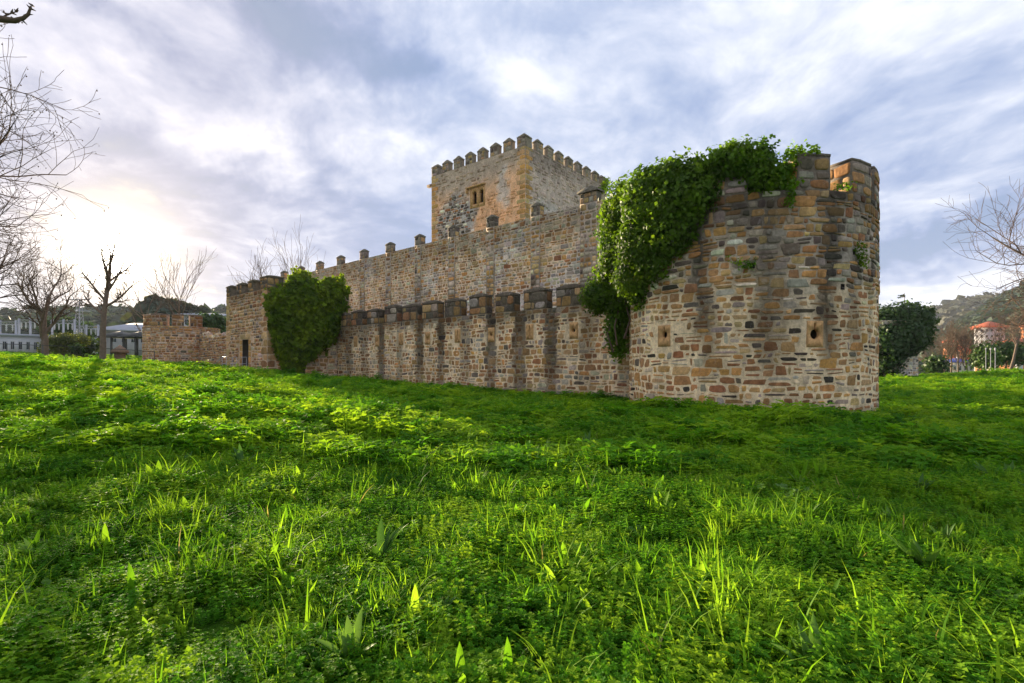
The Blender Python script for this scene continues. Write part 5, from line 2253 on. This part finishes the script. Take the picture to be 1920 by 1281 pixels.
# ------------------------------------------------------------------ air
def build_haze():
    b = MB()
    b.box(-1900, 1900, -900, 1850, -30, 215)
    m, t, out = new_mat('thin_haze')
    v = t.n.new('ShaderNodeVolumePrincipled')
    v.inputs['Color'].default_value = (.78, .87, 1, 1)
    v.inputs['Density'].default_value = HAZE
    v.inputs['Anisotropy'].default_value = .0
    t.l.new(v.outputs[0], out.inputs['Volume'])
    o = b.obj('haze', m)
    o['kind'] = 'stuff'


HAZE = .00014
build_haze()
# ------------------------------------------------------------------ meadow plants
def plant_sources():
    """small plants kept in a collection of their own; the meadow object scatters them"""
    col = bpy.data.collections.new('meadow_plants')
    r = np.random.RandomState(300)
    out = []

    def put(mb_parts):
        # several (V, F, mat) joined into one mesh with material slots
        V, Fs, mi, mats, b = [], [], [], [], 0
        for (v, f, m) in mb_parts:
            if m not in mats:
                mats.append(m)
            V.append(v)
            Fs += [tuple(int(a) + b for a in q) for q in f]
            mi += [mats.index(m)] * len(f)
            b += len(v)
        me = bpy.data.meshes.new('plant')
        fast_mesh(me, np.concatenate(V), Fs)
        for m in mats:
            me.materials.append(m)
        me.polygons.foreach_set('material_index', mi)
        o = bpy.data.objects.new('plant_%02d' % len(out), me)
        col.objects.link(o)
        out.append(o)

    def leaflets(P, N, T, s, el=1.7, fold=.2):
        """leaves from base P along T with normal N"""
        n = len(P)
        T = T / np.linalg.norm(T, axis=1)[:, None]
        B = np.cross(N, T)
        B /= np.linalg.norm(B, axis=1)[:, None] + 1e-9
        N = np.cross(T, B)
        s = np.broadcast_to(s, (n,))[:, None]
        V = np.stack([P, P + T * s * el * .45 + B * s * .5 + N * s * fold, P + T * s * el - N * s * .15, P + T * s * el * .45 - B * s * .5 + N * s * fold, P + T * s * el * .5], 1).reshape(-1, 3)
        i = np.arange(n)[:, None] * 5
        Fq = np.concatenate([i + np.array([[0, 1, 4]]), i + np.array([[1, 2, 4]]), i + np.array([[0, 4, 3]]), i + np.array([[4, 2, 3]])])
        return V, Fq

    def herb(R, H, stems, whorls, leafn, ls):
        P, N, T = [], [], []
        for _ in range(stems):
            a, q = r.uniform(0, 6.28), R * math.sqrt(r.random())
            base = np.array([q * math.cos(a), q * math.sin(a), 0])
            lean = np.array([math.cos(a), math.sin(a), 0]) * r.uniform(0, .35) + r.normal(0, .12, 3)
            h = H * r.uniform(.55, 1.1)
            for w in range(whorls):
                f = (w + 1) / whorls
                c = base + lean * h * f + np.array([0, 0, h * f])
                a0 = r.uniform(0, 6.28)
                for k in range(leafn):
                    t = a0 + k * 6.283 / leafn + r.normal(0, .2)
                    T.append((math.cos(t), math.sin(t), r.uniform(-.1, .5)))
                    N.append((r.normal(0, .2), r.normal(0, .2), 1))
                    P.append(c)
        V, Fq = leaflets(np.array(P), np.array(N), np.array(T), ls * r.uniform(.7, 1.25, len(P)), 1.55)
        return V, Fq

    def blades(n, R, H, w, curve=.5):
        V, Fs = [], []
        for _ in range(n):
            a, q = r.uniform(0, 6.28), R * math.sqrt(r.random())
            p = np.array([q * math.cos(a), q * math.sin(a), 0])
            d = np.array([math.cos(a + r.normal(0, .8)), math.sin(a + r.normal(0, .8)), 0])
            h = H * r.uniform(.45, 1.15)
            cv = curve * r.uniform(.2, 1.3)
            sd = np.array([-d[1], d[0], 0]) * w * r.uniform(.6, 1.2)
            k = 4
            b = len(V)
            for j in range(k):
                f = j / (k - 1)
                c = p + d * h * cv * f * f + np.array([0, 0, h * (f - .35 * cv * f * f)])
                ww = (1 - f ** 1.6) * .5
                if j < k - 1:
                    V += [c - sd * ww, c + sd * ww]
                else:
                    V += [c]
            for j in range(k - 2):
                Fs.append((b + 2 * j, b + 2 * j + 1, b + 2 * j + 3, b + 2 * j + 2))
            Fs.append((b + 2 * (k - 2), b + 2 * (k - 2) + 1, b + 2 * (k - 1)))
        return np.array(V), Fs

    def strap(n, H, w, R=.03, curve=.4):
        """long pointed leaves (dock, plantain)"""
        V, Fs = [], []
        for i in range(n):
            a = r.uniform(0, 6.28)
            d = np.array([math.cos(a), math.sin(a), 0])
            p = d * R
            h = H * r.uniform(.6, 1.1)
            cv = curve * r.uniform(.4, 1.5)
            sd = np.array([-d[1], d[0], 0])
            b = len(V)
            K = 7
            for j in range(K):
                f = j / (K - 1)
                c = p + d * h * cv * f ** 1.5 + np.array([0, 0, h * (f - .3 * cv * f * f)])
                ww = w * (.10 + math.sin(math.pi * min(f * .96 + .02, 1)) ** .9) * (1 - .3 * f) * (.5 if f < 1 else .05)
                up = np.array([0, 0, 1]) * ww * .25 - d * ww * .35
                V += [c - sd * ww + up, c, c + sd * ww + up]
            for j in range(K - 1):
                q = b + 3 * j
                Fs += [(q, q + 1, q + 4, q + 3), (q + 1, q + 2, q + 5, q + 4)]
        return np.array(V), Fs

    def mallow(n, H, s):
        """roundish scalloped leaves on stalks"""
        V, Fs = [], []
        for i in range(n):
            a = r.uniform(0, 6.28)
            q = r.uniform(.02, .16)
            c = np.array([q * math.cos(a), q * math.sin(a), H * r.uniform(.5, 1.1)])
            nn = np.array([r.normal(0, .35), r.normal(0, .35), 1])
            nn /= np.linalg.norm(nn)
            t = np.cross(nn, [0.3, 1, 0])
            t /= np.linalg.norm(t)
            u = np.cross(nn, t)
            b = len(V)
            K = 12
            ss = s * r.uniform(.6, 1.2)
            V.append(c - nn * ss * .12)
            for j in range(K):
                th = j * 2 * math.pi / K
                rr = ss * (.5 + .06 * math.cos(th * 5)) * (1 if j else .45)
                V.append(c + t * rr * math.cos(th) + u * rr * math.sin(th) + nn * ss * .10 * (j % 2))
            for j in range(K):
                Fs.append((b, b + 1 + j, b + 1 + (j + 1) % K))
        return np.array(V), Fs
    G, B, W, S = M['grass'], M['blade'], M['broad'], M['straw']
    # 0-3 small leaved herbs; 4-5 grass tufts; 6 dock; 7 mallow; 8-10 coarse clumps for farther away; 11 tall thin stalks with straw
    for k in range(4):
        v, f = herb(.15, [.085, .11, .13, .10][k], [30, 28, 24, 34][k], [5, 5, 6, 4][k], [4, 5, 4, 6][k], [.014, .0155, .0145, .0125][k])
        put([(v, f, G)])
    put([(*blades(26, .06, .17, .008), B)])
    v1, f1 = blades(16, .10, .22, .010, .7)
    v2, f2 = herb(.12, .08, 8, 3, 4, .022)
    put([(v1, f1, B), (v2, f2, G)])
    put([(*strap(6, .27, .055, curve=.45), W)])
    put([(*mallow(12, .12, .085), W)])
    for k in range(3):
        v, f = herb(.30, .14 + .02 * k, 30, 3, 4, .045)
        v2, f2 = blades(26 + 12 * k, .30, .22, .014, .6)
        put([(v, f, G), (v2, f2, B)])
    v1, f1 = blades(5, .05, .36, .010, .9)
    v2, f2 = blades(4, .05, .22, .010, .8)
    put([(v1, f1, B), (v2, f2, S)])
    v, f = strap(3, .20, .045, curve=.25)
    v2, f2 = herb(.10, .07, 8, 3, 4, .022)
    put([(v, f, B), (v2, f2, G)])
    return col


def build_meadow():
    col = plant_sources()
    r = np.random.RandomState(301)
    pts, rot, scl, idx = [], [], [], []

    def scatter(Y0, Y1, dens, kinds, probs, s0, s1, margin=1.0, clump=None, powr=1.0, zs=1.0):
        area = (Y1 ** 2 - Y0 ** 2) * 1.06 + 2 * margin * (Y1 - Y0)
        n = int(area * dens)
        y = np.sqrt(r.uniform(Y0 ** 2, Y1 ** 2, n))
        x = r.uniform(-1, 1, n) * (y * 1.03 + margin)
        keep = np.ones(n, bool)
        if clump is not None:
            f = fn(x * clump[0], y * clump[0], s=clump[2])
            keep = f > clump[1]
        # not inside towers or walls
        keep &= np.hypot(x - 8.05, y - 18.3) > 3.95
        dw = (x - O0[0]) * NL[0] + (y - O0[1]) * NL[1]
        tw = (x - O0[0]) * DL[0] + (y - O0[1]) * DL[1]
        keep &= ~((dw < .06) & (tw > -2) & (tw < 60) & (y > x * .2))
        gq = np.stack([x - GQ[0], y - GQ[1]], -1)
        a, b = gq @ DL, gq @ DR
        keep &= ~((a > -.05) & (a < 6.8) & (b > -1.6))
        x, y = x[keep], y[keep]
        n = len(x)
        z = gz(x, y)
        pts.append(np.stack([x, y, z - .01], -1))
        rot.append(np.stack([r.normal(0, .14, n), r.normal(0, .14, n), r.uniform(0, 6.28, n)], -1))
        s = r.uniform(s0, s1, n) * (1 + .38 * fn(x * .9, y * .9, s=3) * powr)
        s = np.clip(s, s0 * .5, s1 * 1.5)
        scl.append(np.stack([s, s, s * r.uniform(.8, 1.2, n) * zs], -1))
        idx.append(r.choice(kinds, n, p=np.array(probs) / sum(probs)))
    scatter(1.0, 7.5, 68, [0, 1, 2, 3, 5], [4, 4, 3, 4, .6], .8, 1.25)
    scatter(1.0, 7.5, 13, [4, 5, 12], [4, 3, 1.2], .7, 1.4)
    scatter(1.2, 9, 26, [4, 5], [3, 2], .8, 1.6, clump=(.8, .2, 1))
    scatter(1.3, 11, 2.8, [6, 11, 12], [1.8, 4, 4], .5, 1.4)
    scatter(2.2, 12, 3.0, [7], [1], .7, 1.6, clump=(.5, .45, 2))
    scatter(1.2, 8, .8, [7], [1], .6, 1.2)
    scatter(7.5, 16, 40, [0, 1, 2, 3, 5, 8], [3, 3, 3, 3, 3, 1], 1.0, 1.7)
    scatter(7.5, 16, 12, [4, 5, 9, 10], [3, 2, 2, 2], 1.0, 1.8, clump=(.5, .0, 1))
    scatter(16, 32, 15, [8, 9, 10, 5], [3, 3, 2, 3], .6, 1.1)
    scatter(32, 72, 3.6, [8, 9, 10], [3, 3, 2], .8, 1.5, zs=.75)
    scatter(13, 34, 11, [4, 5, 10, 5], [3, 3, 1, 1], 1.0, 1.7, clump=(.45, -.3, 1))
    scatter(34, 60, 2, [5, 10], [3, 1], 1.2, 1.8, clump=(.3, -.2, 1))
    # taller weeds against the wall foot
    for _ in range(420):
        t = r.uniform(-.5, 30)
        p = O0 + DL * t + NL * r.uniform(.08, .5)
        pts.append(np.array([[p[0], p[1], g1(*p) - .02]]))
        rot.append(np.array([[0, 0, r.uniform(0, 6.28)]]))
        s = r.uniform(.8, 1.6)
        scl.append(np.array([[s, s, s]]))
        idx.append(np.array([r.choice([5, 9, 10, 4])]))
    for _ in range(170):
        a = r.uniform(-3.3, -.2)
        q = 3.87 + r.uniform(.1, .5)
        p = (8.05 + q * math.cos(a), 18.3 + q * math.sin(a))
        pts.append(np.array([[p[0], p[1], g1(*p) - .02]]))
        rot.append(np.array([[0, 0, r.uniform(0, 6.28)]]))
        s = r.uniform(.7, 1.3)
        scl.append(np.array([[s, s, s]]))
        idx.append(np.array([r.choice([5, 9, 4, 8])]))
    P = np.concatenate(pts)
    me = bpy.data.meshes.new('meadow_grass')
    me.vertices.add(len(P))
    me.vertices.foreach_set('co', P.astype(np.float32).ravel())
    for nm, arr, typ, key in (('rot', np.concatenate(rot), 'FLOAT_VECTOR', 'vector'), ('scl', np.concatenate(scl), 'FLOAT_VECTOR', 'vector'), ('idx', np.concatenate(idx).astype(np.int32), 'INT', 'value')):
        at_ = me.attributes.new(nm, typ, 'POINT')
        at_.data.foreach_set(key, arr.astype(np.float32).ravel() if typ != 'INT' else arr)
    o = link(bpy.data.objects.new('meadow_grass', me))
    o['kind'] = 'stuff'
    ng = bpy.data.node_groups.new('scatter', 'GeometryNodeTree')
    ng.interface.new_socket('Geometry', in_out='INPUT', socket_type='NodeSocketGeometry')
    ng.interface.new_socket('Geometry', in_out='OUTPUT', socket_type='NodeSocketGeometry')
    N, L = ng.nodes, ng.links
    gi, go = N.new('NodeGroupInput'), N.new('NodeGroupOutput')
    m2p = N.new('GeometryNodeMeshToPoints')
    iop = N.new('GeometryNodeInstanceOnPoints')
    ci = N.new('GeometryNodeCollectionInfo')
    ci.inputs['Collection'].default_value = col
    ci.inputs['Separate Children'].default_value = True
    ci.inputs['Reset Children'].default_value = True

    def attr(nm, typ):
        a = N.new('GeometryNodeInputNamedAttribute')
        a.data_type = typ
        a.inputs['Name'].default_value = nm
        return [s for s in a.outputs if s.enabled and s.name == 'Attribute'][0]
    e2r = N.new('FunctionNodeEulerToRotation')
    L.new(attr('rot', 'FLOAT_VECTOR'), e2r.inputs[0])
    L.new(gi.outputs[0], m2p.inputs[0])
    L.new(m2p.outputs[0], iop.inputs['Points'])
    L.new(ci.outputs[0], iop.inputs['Instance'])
    iop.inputs['Pick Instance'].default_value = True
    L.new(attr('idx', 'INT'), iop.inputs['Instance Index'])
    L.new(e2r.outputs[0], iop.inputs['Rotation'])
    L.new(attr('scl', 'FLOAT_VECTOR'), iop.inputs['Scale'])
    L.new(iop.outputs[0], go.inputs[0])
    md = o.modifiers.new('scatter', 'NODES')
    md.node_group = ng
    print('meadow instances', len(P))


build_meadow()
